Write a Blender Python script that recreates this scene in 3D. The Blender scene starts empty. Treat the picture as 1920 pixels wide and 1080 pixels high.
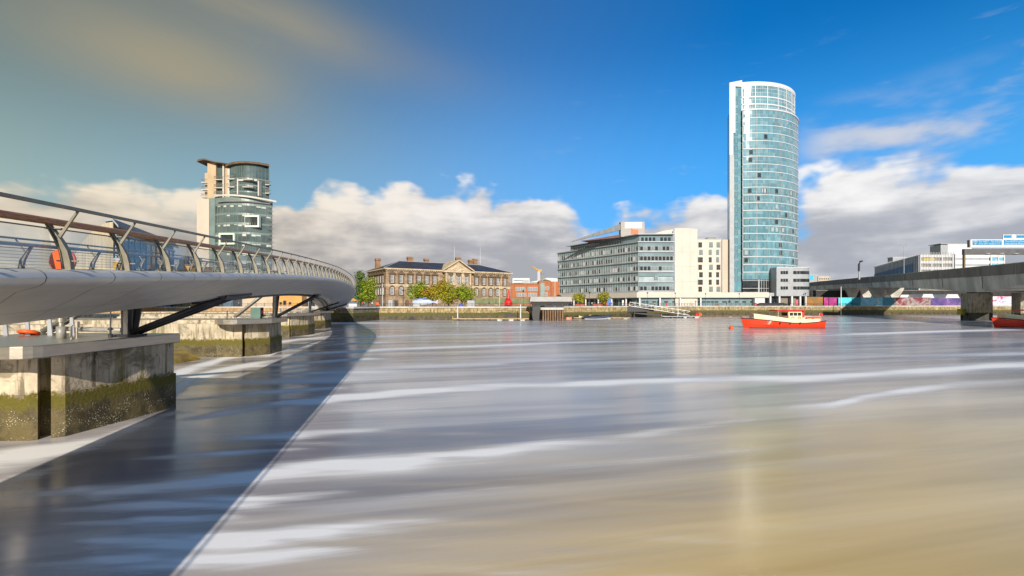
import bpy, math, random
import numpy as np
from mathutils import Vector, Matrix, noise as mnoise
random.seed(7)
S = bpy.context.scene
C = S.collection
R = math.radians
PI = math.pi
# ------------------------------------------------------------------ camera
H = 5.2                      # eye height above the water
F = 900.0                    # focal length in photo pixels (1920 wide)
HOR = 570.0                  # horizon row
cam = bpy.data.cameras.new('camera'); cam_o = bpy.data.objects.new('camera', cam); C.objects.link(cam_o)
cam.sensor_width = 36; cam.lens = F/1920*36
cam_o.location = (0, 0, H); cam_o.rotation_euler = (R(90), 0, 0)
cam.shift_y = (HOR-540)/1920
cam.clip_start = 0.1; cam.clip_end = 9000
S.camera = cam_o
# ------------------------------------------------------------------ sun + exposure
SUNV = Vector((0.33, -2.5, 1.0)).normalized()      # towards the sun
EL = math.asin(SUNV.z); AZ = math.atan2(SUNV.x, SUNV.y)
sl = bpy.data.lights.new('sun', 'SUN'); sl.energy = 5.0; sl.angle = R(0.5); sl.color = (1.0, 0.90, 0.76)
so = bpy.data.objects.new('sun', sl); C.objects.link(so)
so.rotation_euler = SUNV.to_track_quat('Z', 'Y').to_euler()
S.view_settings.view_transform = 'Standard'; S.view_settings.look = 'None'
S.view_settings.exposure = 0.2; S.view_settings.gamma = 1.0
S.cycles.max_bounces = 6; S.cycles.transparent_max_bounces = 24
S.cycles.use_denoising = True
# ------------------------------------------------------------------ node helpers
class NT:
    def __init__(s, tree): s.t = tree; s.n = tree.nodes; s.l = tree.links
    def new(s, typ, **kw):
        nd = s.n.new(typ)
        for k, v in kw.items(): setattr(nd, k, v)
        return nd
    def put(s, sock, v):
        if hasattr(v, 'is_linked') or isinstance(v, bpy.types.NodeSocket): s.l.new(v, sock)
        elif v is not None: sock.default_value = v
    def m(s, op, a, b=None, c=None, clamp=False):
        nd = s.new('ShaderNodeMath', operation=op); nd.use_clamp = clamp
        s.put(nd.inputs[0], a)
        if b is not None: s.put(nd.inputs[1], b)
        if c is not None: s.put(nd.inputs[2], c)
        return nd.outputs[0]
    def mix(s, f, a, b, blend='MIX'):
        nd = s.new('ShaderNodeMix', data_type='RGBA', blend_type=blend)
        s.put(nd.inputs[0], f); s.put(nd.inputs[6], c4(a)); s.put(nd.inputs[7], c4(b))
        return nd.outputs[2]
    def noise(s, vec, scale=1, detail=3, rough=.55, dist=0, col=False):
        nd = s.new('ShaderNodeTexNoise'); s.put(nd.inputs['Vector'], vec)
        nd.inputs['Scale'].default_value = scale; nd.inputs['Detail'].default_value = detail
        nd.inputs['Roughness'].default_value = rough; nd.inputs['Distortion'].default_value = dist
        return nd.outputs['Color' if col else 'Fac']
    def step(s, v, a, b, to0=0., to1=1.):
        nd = s.new('ShaderNodeMapRange'); nd.interpolation_type = 'SMOOTHSTEP'
        s.put(nd.inputs[0], v); s.put(nd.inputs[1], a); s.put(nd.inputs[2], b)
        nd.inputs[3].default_value = to0; nd.inputs[4].default_value = to1
        return nd.outputs[0]
    def ramp(s, v, pts, interp='EASE'):
        nd = s.new('ShaderNodeValToRGB'); s.put(nd.inputs[0], v); cr = nd.color_ramp; cr.interpolation = interp
        cr.elements[0].position = pts[0][0]; cr.elements[0].color = c4(pts[0][1])
        cr.elements[1].position = pts[-1][0]; cr.elements[1].color = c4(pts[-1][1])
        for p, c in pts[1:-1]:
            e = cr.elements.new(p); e.color = c4(c)
        return nd.outputs[0]
    def comb(s, x, y, z):
        nd = s.new('ShaderNodeCombineXYZ')
        for i, v in enumerate((x, y, z)): s.put(nd.inputs[i], v)
        return nd.outputs[0]
    def sep(s, v):
        nd = s.new('ShaderNodeSeparateXYZ'); s.put(nd.inputs[0], v); return nd.outputs
    def vscale(s, v, sc):
        nd = s.new('ShaderNodeVectorMath', operation='MULTIPLY'); s.put(nd.inputs[0], v); nd.inputs[1].default_value = sc
        return nd.outputs[0]
def c4(c):
    if isinstance(c, (int, float)): return (c, c, c, 1)
    if isinstance(c, (tuple, list)) and len(c) == 3: return (*c, 1)
    return c
# ------------------------------------------------------------------ world: sky with clouds
W = bpy.data.worlds.new('World'); S.world = W; W.use_nodes = True
def build_world():
    t = NT(W.node_tree); t.n.clear()
    out = t.new('ShaderNodeOutputWorld'); bg = t.new('ShaderNodeBackground'); bg.inputs[1].default_value = 0.09
    t.l.new(bg.outputs[0], out.inputs[0])
    sky = t.new('ShaderNodeTexSky', sky_type='NISHITA'); sky.sun_disc = False
    sky.sun_elevation = EL; sky.sun_rotation = AZ % (2*PI)
    sky.air_density = 1.0; sky.dust_density = 0.6; sky.ozone_density = 2.0
    d = t.new('ShaderNodeTexCoord').outputs['Generated']
    x, y, z = t.sep(d)
    az = t.m('ARCTAN2', x, y); el = t.m('ARCSINE', z)
    azn = t.m('MULTIPLY_ADD', az, 1/1.8, 0.5, clamp=True)          # 0 left .. 1 right of the view
    # clear sky: hue differs across the view (deep blue right, teal-grey left towards the thicker air)
    hs = t.new('ShaderNodeHueSaturation'); hs.inputs['Saturation'].default_value = 1.2; hs.inputs['Value'].default_value = 1.0
    t.l.new(sky.outputs[0], hs.inputs['Color'])
    tint = t.ramp(azn, [(0.0, (1.75, 1.15, .62)), (.2, (1.2, 1.05, .76)), (.38, (.80, .96, 1.04)), (.55, (.48, .97, 1.30)), (.75, (.06, .96, 1.50)), (1, (.08, .98, 1.50))], 'LINEAR')
    clear = t.mix(1.0, hs.outputs[0], tint, 'MULTIPLY')
    # paler toward the horizon
    clear = t.mix(t.step(el, 0.50, 0.10, 0, .72), clear, t.ramp(azn, [(0,(3.2,4.5,4.5)),(.35,(2.2,4.4,7.0)),(.6,(1.4,4.6,9.6)),(1,(1.0,4.9,10.4))], 'LINEAR'))
    dk = t.m('MULTIPLY', t.step(el, .10, .50), t.step(azn, .52, .06))
    clear = t.mix(t.m('MULTIPLY', dk, .55), clear, (1.15, 1.5, 1.5))
    # cloud bank: height of its top along the view, broken up by noise
    co = t.comb(t.m('MULTIPLY', az, 9.0), t.m('MULTIPLY', el, 12.0), 2.37)
    n1 = t.noise(co, 1.0, 3, .5, .1)
    n2 = t.noise(t.comb(t.m('MULTIPLY', az, 3.2), t.m('MULTIPLY', el, 12.0), 5.1), 1.6, 5, .55, .3)
    def hh(v): return (v, v, v)
    def azp(px): return math.atan2(px-960, F)/1.8+.5
    top = t.ramp(azn, [(0, hh(.175)), (azp(60), hh(.175)), (azp(330), hh(.165)), (azp(560), hh(.185)), (azp(850), hh(.225)), (azp(1010), hh(.225)),
                       (azp(1110), hh(.16)), (azp(1200), hh(.19)), (azp(1330), hh(.18)), (azp(1480), hh(.18)), (azp(1660), hh(.20)), (azp(1900), hh(.215)), (1, hh(.22))], 'LINEAR')
    dh = t.m('SUBTRACT', t.m('ADD', top, t.m('MULTIPLY_ADD', n1, .24, -.12)), el)
    bank = t.step(t.m('MULTIPLY_ADD', n2, .10, t.m('ADD', dh, -.05)), -.014, .024)
    # thin veil on the right above the bank, and a brown smear at the upper left
    n4 = t.noise(t.comb(t.m('MULTIPLY', az, 6.5), t.m('MULTIPLY', el, 17.0), 4.4), 1.0, 4, .5, .1)
    veil = t.m('MULTIPLY', t.m('MULTIPLY', t.step(az, .50, .60), t.step(t.m('MULTIPLY_ADD', az, -.06, el), .325, .23)), t.step(n4, .36, .60, .05, .92))
    puffs = t.m('MULTIPLY', t.m('MULTIPLY', t.step(n2, .58, .72, 0, .35), t.step(el, .5, .3)), t.step(az, .0, .3))
    def blob(a0, e0, sa, se, tilt=0):
        da = t.m('SUBTRACT', az, a0); de = t.m('SUBTRACT', el, e0)
        de = t.m('MULTIPLY_ADD', da, -tilt, de)
        q = t.m('ADD', t.m('POWER', t.m('DIVIDE', da, sa), 2.0), t.m('POWER', t.m('DIVIDE', de, se), 2.0))
        return t.m('EXPONENT', t.m('MULTIPLY', q, -1.0))
    n3 = t.noise(t.comb(t.m('MULTIPLY', az, 2.2), t.m('MULTIPLY', el, 7.0), 9.3), 1.3, 3, .5, .4)
    sm = t.m('ADD', blob(-.60, .39, .20, .075, -.10), t.m('MULTIPLY', blob(-.50, .50, .30, .05, -.16), .75))
    smear = t.m('MULTIPLY', sm, t.m('MULTIPLY_ADD', n3, .9, .22), clamp=True)
    # cloud shading: bright tops, grey bellies
    sh = t.m('ADD', t.m('ADD', t.m('MULTIPLY', n2, 1.1), t.m('MULTIPLY', n1, 1.1)), t.m('MULTIPLY_ADD', dh, -1.9, -.50))
    lit = t.step(sh, .25, .85)
    ccol = t.mix(lit, (4.0, 4.2, 4.7), (9.2, 9.1, 9.0))
    warm = t.ramp(azn, [(0, (.98, .86, .66)), (.25, (.94, .85, .73)), (.45, (1, .97, .95)), (1, (.98, 1, 1.03))], 'LINEAR')
    ccol = t.mix(1.0, ccol, warm, 'MULTIPLY')
    c = t.mix(smear, clear, (4.1, 3.45, 2.2))
    c = t.mix(puffs, c, (5.2, 5.6, 6.4))
    c = t.mix(veil, c, t.mix(t.step(n4, .40, .70), (4.4, 5.2, 6.9), (6.4, 6.6, 7.2)))
    c = t.mix(bank, c, ccol)
    t.l.new(c, bg.inputs[0])
build_world()
# ------------------------------------------------------------------ materials
MATS = {}
def mat(name, col, rough=.6, metal=0., var=.15, vs=.6, bump=0., bs=6., spec=.5, vec=(1, 1, 1), emit=None, coat=0., detail=5, col2=None, pos='Object'):
    if name in MATS: return MATS[name]
    m = bpy.data.materials.new(name); m.use_nodes = True; MATS[name] = m
    t = NT(m.node_tree); b = t.n['Principled BSDF']
    b.inputs['Roughness'].default_value = rough; b.inputs['Metallic'].default_value = metal
    b.inputs['Specular IOR Level'].default_value = spec
    if coat: b.inputs['Coat Weight'].default_value = coat; b.inputs['Coat Roughness'].default_value = .08
    tc = t.new('ShaderNodeTexCoord').outputs[pos]
    v = t.vscale(tc, vec)
    n = t.noise(v, vs, detail, .6)
    lo = tuple(c*(1-var) for c in col); hi = tuple(min(1, c*(1+var)) for c in (col2 or col))
    t.put(b.inputs['Base Color'], t.mix(t.step(n, .3, .7), lo, hi))
    if rough < .9: t.put(b.inputs['Roughness'], t.m('MULTIPLY_ADD', n, .2, rough-.1, clamp=True))
    if bump:
        bn = t.new('ShaderNodeBump'); bn.inputs['Strength'].default_value = bump; bn.inputs['Distance'].default_value = .05
        t.put(bn.inputs['Height'], t.noise(tc, bs, 5, .6)); t.l.new(bn.outputs[0], b.inputs['Normal'])
    if emit: b.inputs['Emission Color'].default_value = c4(emit[0]); b.inputs['Emission Strength'].default_value = emit[1]
    return m
def tide_mat(name, dry, z_moss, z_dark, pale=.25, blocks=None, moss=(.060, .072, .008), dark=(.050, .040, .015), barn=.5, noise_amp=.9):
    """masonry or concrete standing in tidal water: dry stone with run-off stains, a weed line, then wet dark stone with barnacles"""
    m = bpy.data.materials.new(name); m.use_nodes = True
    t = NT(m.node_tree); b = t.n['Principled BSDF']
    P = t.new('ShaderNodeNewGeometry').outputs['Position']; x, y, z = t.sep(P)
    n = t.noise(P, .9, 6, .65); n2 = t.noise(t.vscale(P, (3.0, 3.0, .35)), 1.0, 5, .6); n3 = t.noise(P, 9, 3, .6)
    c = t.mix(t.step(n, .35, .65), tuple(k*(1-pale) for k in dry), tuple(min(1, k*(1+pale)) for k in dry))
    c = t.mix(t.step(n2, .50, .66, 0, .8), c, (.10, .08, .045))
    c = t.mix(t.step(t.noise(P, .55, 7, .75, 1.0), .55, .64, 0, .7), c, (.13, .105, .06))
    c = t.mix(t.step(t.noise(t.vscale(P, (1.5, 1.5, .5)), 1.0, 6, .7), .62, .68, 0, .8), c, (.035, .03, .02))
    c = t.mix(t.step(t.noise(t.vscale(P, (1.6, 1.6, .12)), 1.3, 4), .54, .66, 0, .7), c, (.16, .15, .03))
    if blocks:
        br = t.new('ShaderNodeTexBrick'); t.put(br.inputs['Vector'], t.comb(t.m('ADD', x, t.m('MULTIPLY', y, .7)), z, 0.))
        br.inputs['Scale'].default_value = 1; br.inputs['Brick Width'].default_value = blocks[0]; br.inputs['Row Height'].default_value = blocks[1]
        br.inputs['Mortar Size'].default_value = .05; br.inputs['Color1'].default_value = (1, 1, 1, 1); br.inputs['Color2'].default_value = (.72, .70, .66, 1); br.inputs['Mortar'].default_value = (.4, .37, .33, 1)
        c = t.mix(.85, c, t.mix(1, c, br.outputs[0], 'MULTIPLY'))
    zz = t.m('ADD', z, t.m('MULTIPLY_ADD', n2, noise_amp, -noise_amp/2))
    zz = t.m('ADD', zz, t.m('MULTIPLY_ADD', n3, .35, -.17))
    c = t.mix(t.step(zz, z_moss+.10, z_moss-.10), c, t.mix(n3, tuple(k*.6 for k in moss), tuple(k*1.5 for k in moss)))
    dk = t.mix(t.step(n, .4, .6), tuple(k*.6 for k in dark), tuple(k*1.5 for k in dark))
    c = t.mix(t.step(zz, z_dark+.15, z_dark-.2), c, dk)
    vo = t.new('ShaderNodeTexVoronoi'); t.put(vo.inputs['Vector'], P); vo.inputs['Scale'].default_value = 13
    spk = t.m('MULTIPLY', t.step(vo.outputs['Distance'], .34, .2), t.step(t.noise(P, 1.7, 3), .44, .62))
    spk = t.m('MULTIPLY', spk, t.step(zz, z_dark+.1, z_dark-.15, 0, barn))
    c = t.mix(spk, c, (.52, .48, .33))
    t.put(b.inputs['Base Color'], c)
    t.put(b.inputs['Roughness'], t.step(zz, z_dark-.1, z_dark+.2, .6, .85))
    bn = t.new('ShaderNodeBump'); bn.inputs['Strength'].default_value = .55; bn.inputs['Distance'].default_value = .06
    t.put(bn.inputs['Height'], t.m('ADD', n3, t.m('MULTIPLY', spk, .6))); t.l.new(bn.outputs[0], b.inputs['Normal'])
    MATS[name] = m
    return m
def stone_mat(name, col, bw=1.3, bh=.45, mort=.6, var=.35, stain=.5, pos='Object'):
    m = bpy.data.materials.new(name); m.use_nodes = True
    t = NT(m.node_tree); b = t.n['Principled BSDF']; b.inputs['Roughness'].default_value = .85
    P = t.new('ShaderNodeTexCoord').outputs[pos]; x, y, z = t.sep(P)
    n = t.noise(P, .35, 6, .65)
    c = t.mix(t.step(n, .3, .7), tuple(k*(1-var) for k in col), tuple(min(1, k*(1+var)) for k in col))
    br = t.new('ShaderNodeTexBrick'); t.put(br.inputs['Vector'], t.comb(t.m('ADD', x, y), z, 0.))
    br.inputs['Scale'].default_value = 1; br.inputs['Brick Width'].default_value = bw; br.inputs['Row Height'].default_value = bh
    br.inputs['Mortar Size'].default_value = bh*.09
    br.inputs['Color1'].default_value = (1, 1, 1, 1); br.inputs['Color2'].default_value = (.74, .72, .70, 1); br.inputs['Mortar'].default_value = (mort, mort, mort, 1)
    c = t.mix(1, c, br.outputs[0], 'MULTIPLY')
    st = t.noise(t.vscale(P, (1.2, 1.2, .18)), 1.0, 5, .6)
    c = t.mix(t.step(st, .52, .75, 0, stain), c, (.07, .055, .04))
    t.put(b.inputs['Base Color'], c); MATS[name] = m
    return m
def glass_mat(name, col, rough=.06, var=.3, vs=.25, spec=.8, metal=.0, vec=(1, 1, 1)):
    return mat(name, col, rough, metal, var, vs, spec=spec, vec=vec, detail=2)
M = {}
M['deck_steel'] = None
M['rail_steel'] = mat('rail_steel', (.24, .21, .16), .42, .5, .12, 3)
M['post_steel'] = mat('post_steel', (.20, .18, .13), .5, .2, .18, 4)
M['stainless'] = mat('stainless', (.50, .45, .38), .36, .85, .08, 1.2, vec=(1, 1, 6))
M['wood_rail'] = mat('wood_rail', (.34, .135, .035), .45, 0, .35, 6, vec=(1, 1, 8), coat=.3)
M['dark_steel'] = mat('dark_steel', (.035, .036, .042), .45, .3, .3, 2)
M['grey_pipe'] = mat('grey_pipe', (.30, .29, .26), .5, .2, .18, 2)
M['light_grey'] = mat('light_grey', (.33, .345, .365), .5, .1, .1, .5)
M['white'] = mat('white_paint', (.58, .59, .605), .5, 0, .05, .8)
M['cream'] = mat('cream_render', (.50, .43, .345), .85, 0, .07, .15, vec=(1, 1, .5))
M['cream_panel'] = mat('cream_panel', (.56, .51, .445), .7, 0, .06, .3)
M['tan_render'] = mat('tan_render', (.46, .34, .21), .85, 0, .12, .25)
M['orange_render'] = mat('orange_render', (.55, .29, .085), .85, 0, .12, .25)
M['asphalt'] = mat('asphalt', (.055, .055, .055), .9, 0, .3, .7)
M['paving'] = mat('paving', (.28, .265, .24), .85, 0, .18, .35)
M['dark_glass'] = glass_mat('dark_glass', (.025, .032, .035), .08, .4, .5)
M['pale_glass'] = glass_mat('pale_glass', (.20, .25, .26), .07, .35, .5)
M['teal_glass'] = glass_mat('teal_glass', (.105, .26, .315), .07, .22, .12, vec=(1, 1, .5))
def pane_glass(name, col, cx, cz, rough=.07, amt=.30):
    m = mat(name, col, rough, 0, .15, .12, spec=.9, detail=2); t = NT(m.node_tree); b = t.n['Principled BSDF']
    src = b.inputs['Base Color'].links[0].from_socket; P = t.new('ShaderNodeTexCoord').outputs['Object']; x, y, z = t.sep(P)
    wn = t.new('ShaderNodeTexWhiteNoise', noise_dimensions='2D')
    t.put(wn.inputs['Vector'], t.comb(t.m('FLOOR', t.m('MULTIPLY', t.m('ARCTAN2', y, x), cx)), t.m('FLOOR', t.m('DIVIDE', z, cz)), 0.))
    v = wn.outputs['Value']
    c = t.mix(t.m('MULTIPLY', t.step(v, .35, 1.0), amt), src, tuple(k*.35 for k in col))
    c = t.mix(t.m('MULTIPLY', t.step(v, .40, .0), amt), c, (.34, .46, .47)); t.put(b.inputs['Base Color'], c)
    t.put(b.inputs['Roughness'], t.m('MULTIPLY_ADD', v, .10, .04)); return m
M['teal_glass'] = pane_glass('tower_glass', (.115, .265, .32), 25.7, 1.56)
M['office_glass'] = glass_mat('office_glass', (.185, .265, .29), .08, .22, .10, vec=(1, 1, .3))
M['office_pale'] = glass_mat('office_pale', (.35, .42, .44), .1, .2, .2)
M['boat_glass'] = glass_mat('boat_glass', (.075, .11, .105), .08, .35, .2)
M['green_spandrel'] = mat('green_spandrel', (.16, .215, .20), .3, 0, .12, .3, spec=.7)
M['girder'] = mat('girder_concrete', (.60, .585, .54), .85, 0, .28, .22, .2, 3, vec=(1, 1, .35))
M['slate'] = mat('slate', (.045, .040, .042), .45, 0, .35, .3, vec=(1, 1, 4))
M['black'] = mat('black_paint', (.018, .018, .02), .5, 0, .3, 2)
M['red'] = mat('red_paint', (.62, .022, .02), .4, 0, .1, 1)
M['orange'] = mat('orange_plastic', (.75, .10, .012), .45, 0, .12, 2)
M['boat_red'] = mat('boat_red', (.72, .045, .008), .35, 0, .07, .8, coat=.4)
M['boat_cream'] = mat('boat_cream', (.76, .66, .42), .5, 0, .07, 1)
M['rubber'] = mat('rubber', (.03, .05, .11), .6, 0, .2, 2)
M['timber'] = mat('timber', (.20, .12, .065), .85, 0, .4, 1.5, vec=(3, 3, .4))
M['plank'] = mat('plank', (.42, .32, .18), .85, 0, .25, 1.2)
M['concrete'] = mat('concrete', (.50, .48, .43), .85, 0, .22, .3, .2, 3)
M['concrete_dark'] = mat('concrete_dark', (.20, .185, .165), .85, 0, .25, .25, vec=(1, 1, .3))
M['sandstone'] = stone_mat('sandstone', (.39, .275, .175), 1.4, .5, .5, .42, .55)
M['pale_stone'] = mat('pale_stone', (.52, .42, .28), .85, 0, .22, .8)
M['dark_stone'] = mat('dark_stone', (.125, .085, .05), .85, 0, .3, .9)
M['brick'] = stone_mat('brick', (.42, .15, .06), .5, .16, .8, .15, .12)
M['brick_brown'] = stone_mat('brick_brown', (.30, .17, .09), .5, .16, .8, .2, .2)
M['bark'] = mat('bark', (.085, .062, .042), .9, 0, .35, 3)
M['quay'] = tide_mat('quay_masonry', (.42, .32, .17), 2.35, 1.45, .35, (2.2, .75), (.085, .08, .018), (.060, .045, .02), .15, 2.0)
M['pier'] = tide_mat('pier_concrete', (.50, .42, .305), 1.75, 1.20, .22, None, (.105, .088, .008), (.082, .062, .022), barn=.95)
M['block_dark'] = tide_mat('abutment_stone', (.23, .19, .13), 2.6, 1.8, .3, (2.2, .75), barn=.1)  # base colour darkened for the bridge shade on the abutment
M['viaduct_pier'] = tide_mat('viaduct_pier_concrete', (.36, .33, .27), 2.4, 2.0, .15, None, (.03, .035, .012), (.018, .018, .014), .05)
def leaf_mat(name, a, b):
    m = bpy.data.materials.new(name); m.use_nodes = True; t = NT(m.node_tree); p = t.n['Principled BSDF']
    P = t.new('ShaderNodeTexCoord').outputs['Object']
    t.put(p.inputs['Base Color'], t.mix(t.step(t.noise(P, .8, 4, .7), .35, .65), a, b)); p.inputs['Roughness'].default_value = .7
    p.inputs['Specular IOR Level'].default_value = .2
    return m
M['leaf_green'] = leaf_mat('leaf_green', (.13, .19, .012), (.30, .36, .03))
M['leaf_olive'] = leaf_mat('leaf_olive', (.21, .215, .014), (.42, .39, .03))
M['leaf_amber'] = leaf_mat('leaf_amber', (.30, .185, .014), (.48, .32, .03))
M['leaf_dark'] = leaf_mat('leaf_dark', (.05, .095, .012), (.11, .17, .022))
def screen_glass():
    m = bpy.data.materials.new('screen_glass'); m.use_nodes = True; t = NT(m.node_tree); t.n.clear()
    o = t.new('ShaderNodeOutputMaterial'); tr = t.new('ShaderNodeBsdfTransparent'); tr.inputs[0].default_value = (.93, .96, .95, 1)
    g = t.new('ShaderNodeBsdfGlossy'); g.inputs['Roughness'].default_value = .03
    df = t.new('ShaderNodeBsdfDiffuse'); df.inputs[0].default_value = (.72, .74, .71, 1)
    lw = t.new('ShaderNodeLayerWeight'); lw.inputs[0].default_value = .5
    fr = t.m('MULTIPLY_ADD', t.m('POWER', lw.outputs['Facing'], 5.0), .90, .05)
    m1 = t.new('ShaderNodeMixShader'); m2 = t.new('ShaderNodeMixShader')
    n = t.noise(t.new('ShaderNodeTexCoord').outputs['Object'], 1.5, 4)
    t.put(m1.inputs[0], t.step(n, .35, .75, .12, .30)); t.l.new(tr.outputs[0], m1.inputs[1]); t.l.new(df.outputs[0], m1.inputs[2])
    t.l.new(fr, m2.inputs[0]); t.l.new(m1.outputs[0], m2.inputs[1]); t.l.new(g.outputs[0], m2.inputs[2])
    t.l.new(m2.outputs[0], o.inputs[0]); return m
M['screen_glass'] = screen_glass()
# ------------------------------------------------------------------ mesh helpers
class MB:
    def __init__(s): s.v = []; s.f = []; s.mi = []; s.uv = None
    def add(s, vs, fs, m=0):
        o = len(s.v); s.v += [tuple(p) for p in vs]; s.f += [tuple(i+o for i in f) for f in fs]; s.mi += [m]*len(fs); return s
    def box(s, x0, x1, y0, y1, z0, z1, m=0):
        return s.add([(x0,y0,z0),(x1,y0,z0),(x1,y1,z0),(x0,y1,z0),(x0,y0,z1),(x1,y0,z1),(x1,y1,z1),(x0,y1,z1)],
                     [(0,3,2,1),(4,5,6,7),(0,1,5,4),(1,2,6,5),(2,3,7,6),(3,0,4,7)], m)
    def sbox(s, x0, x1, y0, y1, z0, z1, k, m=0):      # box whose sides run obliquely into the plot
        e = k*(y1-y0); return s.prism([(x0,y0),(x1,y0),(x1+e,y1),(x0+e,y1)], z0, z1, m)
    def sprism(s, pts, y0, y1, k, m=0):
        o = len(s.v); s.yprism(pts, y0, y1, m); s.v[o:] = [(x+k*(y-y0), y, z) for x, y, z in s.v[o:]]; return s
    def prism(s, pts, z0, z1, m=0):
        n = len(pts); z0s = z0 if hasattr(z0, '__len__') else [z0]*n; z1s = z1 if hasattr(z1, '__len__') else [z1]*n
        a = sum(pts[i][0]*pts[(i+1)%n][1]-pts[(i+1)%n][0]*pts[i][1] for i in range(n))
        if a < 0: pts = pts[::-1]; z0s = z0s[::-1]; z1s = z1s[::-1]
        vs = [(p[0],p[1],z) for p, z in zip(pts, z0s)]+[(p[0],p[1],z) for p, z in zip(pts, z1s)]
        return s.add(vs, [tuple(range(n-1,-1,-1)), tuple(range(n,2*n))]+[(i,(i+1)%n,n+(i+1)%n,n+i) for i in range(n)], m)
    def xprism(s, pts, x0, x1, m=0):          # pts in (y,z), extruded along x
        n = len(pts); a = sum(pts[i][0]*pts[(i+1)%n][1]-pts[(i+1)%n][0]*pts[i][1] for i in range(n))
        if a < 0: pts = pts[::-1]
        vs = [(x0,p[0],p[1]) for p in pts]+[(x1,p[0],p[1]) for p in pts]
        return s.add(vs, [tuple(range(n-1,-1,-1)), tuple(range(n,2*n))]+[(i,(i+1)%n,n+(i+1)%n,n+i) for i in range(n)], m)
    def yprism(s, pts, y0, y1, m=0):          # pts in (x,z), extruded along y
        n = len(pts); a = sum(pts[i][0]*pts[(i+1)%n][1]-pts[(i+1)%n][0]*pts[i][1] for i in range(n))
        if a > 0: pts = pts[::-1]
        vs = [(p[0],y0,p[1]) for p in pts]+[(p[0],y1,p[1]) for p in pts]
        return s.add(vs, [tuple(range(n-1,-1,-1)), tuple(range(n,2*n))]+[(i,(i+1)%n,n+(i+1)%n,n+i) for i in range(n)], m)
    def tube(s, path, r, n=8, m=0, caps=True):
        path = [Vector(p) for p in path]; rs = r if hasattr(r, '__len__') else [r]*len(path)
        rings = []; up = Vector((0,0,1))
        for i, p in enumerate(path):
            d = (path[min(i+1,len(path)-1)]-path[max(i-1,0)])
            d = d.normalized() if d.length > 1e-9 else Vector((0,0,1))
            u = up if abs(d.z) < .93 else Vector((1,0,0))
            a = d.cross(u).normalized(); b = a.cross(d).normalized()
            rings.append([p+(a*math.cos(2*PI*k/n)+b*math.sin(2*PI*k/n))*rs[i] for k in range(n)])
        vs = [q for rg in rings for q in rg]; fs = []
        for i in range(len(path)-1):
            for k in range(n): fs.append((i*n+k, i*n+(k+1)%n, (i+1)*n+(k+1)%n, (i+1)*n+k))
        if caps: fs += [tuple(range(n-1,-1,-1)), tuple((len(path)-1)*n+k for k in range(n))]
        return s.add(vs, fs, m)
    def lathe(s, prof, c=(0,0,0), n=16, m=0, axis='z'):
        vs = []; fs = []
        for r, h in prof:
            for k in range(n):
                a = 2*PI*k/n
                q = (r*math.cos(a), r*math.sin(a), h) if axis == 'z' else ((r*math.cos(a), h, r*math.sin(a)) if axis == 'y' else (h, r*math.cos(a), r*math.sin(a)))
                vs.append((c[0]+q[0], c[1]+q[1], c[2]+q[2]))
        for i in range(len(prof)-1):
            for k in range(n): fs.append((i*n+k, i*n+(k+1)%n, (i+1)*n+(k+1)%n, (i+1)*n+k))
        fs += [tuple(range(n-1,-1,-1)), tuple((len(prof)-1)*n+k for k in range(n))]
        return s.add(vs, fs, m)
    def loft(s, secs, m=0, close=True, caps=True):
        n = len(secs[0]); vs = [p for sc in secs for p in sc]; fs = []
        for i in range(len(secs)-1):
            for k in range(n if close else n-1): fs.append((i*n+k, i*n+(k+1)%n, (i+1)*n+(k+1)%n, (i+1)*n+k))
        if caps and close: fs += [tuple(range(n-1,-1,-1)), tuple((len(secs)-1)*n+k for k in range(n))]
        return s.add(vs, fs, m)
    def mesh(s, name, mats, smooth=False):
        me = bpy.data.meshes.new(name); me.from_pydata(s.v, [], s.f)
        mats = mats if isinstance(mats, (list, tuple)) else [mats]
        for q in mats: me.materials.append((M.get(q) or MATS[q]) if isinstance(q, str) else q)
        if len(mats) > 1: me.polygons.foreach_set('material_index', s.mi)
        if smooth: me.polygons.foreach_set('use_smooth', [True]*len(me.polygons))
        me.update(); return me
    def build(s, name, mats, parent=None, smooth=False, loc=None):
        o = bpy.data.objects.new(name, s.mesh(name, mats, smooth)); C.objects.link(o)
        if parent: o.parent = parent
        if loc: o.location = loc
        return o
def smooth_angle(o, ang=35):
    me = o.data
    me.polygons.foreach_set('use_smooth', [True]*len(me.polygons))
    try: me.set_sharp_from_angle(angle=R(ang))
    except Exception: pass
    return o
def tag(o, label, cat, group=None):
    o['label'] = label; o['category'] = cat
    if group: o['group'] = group
    return o
def thing(name, label, cat, loc=(0,0,0), rz=0, group=None):
    o = bpy.data.objects.new(name, None); C.objects.link(o); o.location = loc; o.rotation_euler = (0,0,rz)
    o.empty_display_size = .5
    return tag(o, label, cat, group)
def struct(o, kind='structure'): o['kind'] = kind; return o
def cp(o, parent, loc=None, rz=None):
    c = o.copy(); C.objects.link(c); c.parent = parent
    if loc is not None: c.location = loc
    if rz is not None: c.rotation_euler = (0,0,rz)
    for ch in o.children: cp(ch, c)
    return c
def dup(o, loc, rz=0, label=None, scale=None):
    c = o.copy(); C.objects.link(c); c.location = loc; c.rotation_euler = (0,0,rz)
    if label: c['label'] = label
    if scale: c.scale = (scale,)*3
    for ch in o.children: cp(ch, c)
    return c
def GX(px, Y): return (px-960)/F*Y
def GZ(y, Y): return H+(HOR-y)/F*Y
GR = 4.3                                       # level of the quays
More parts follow.
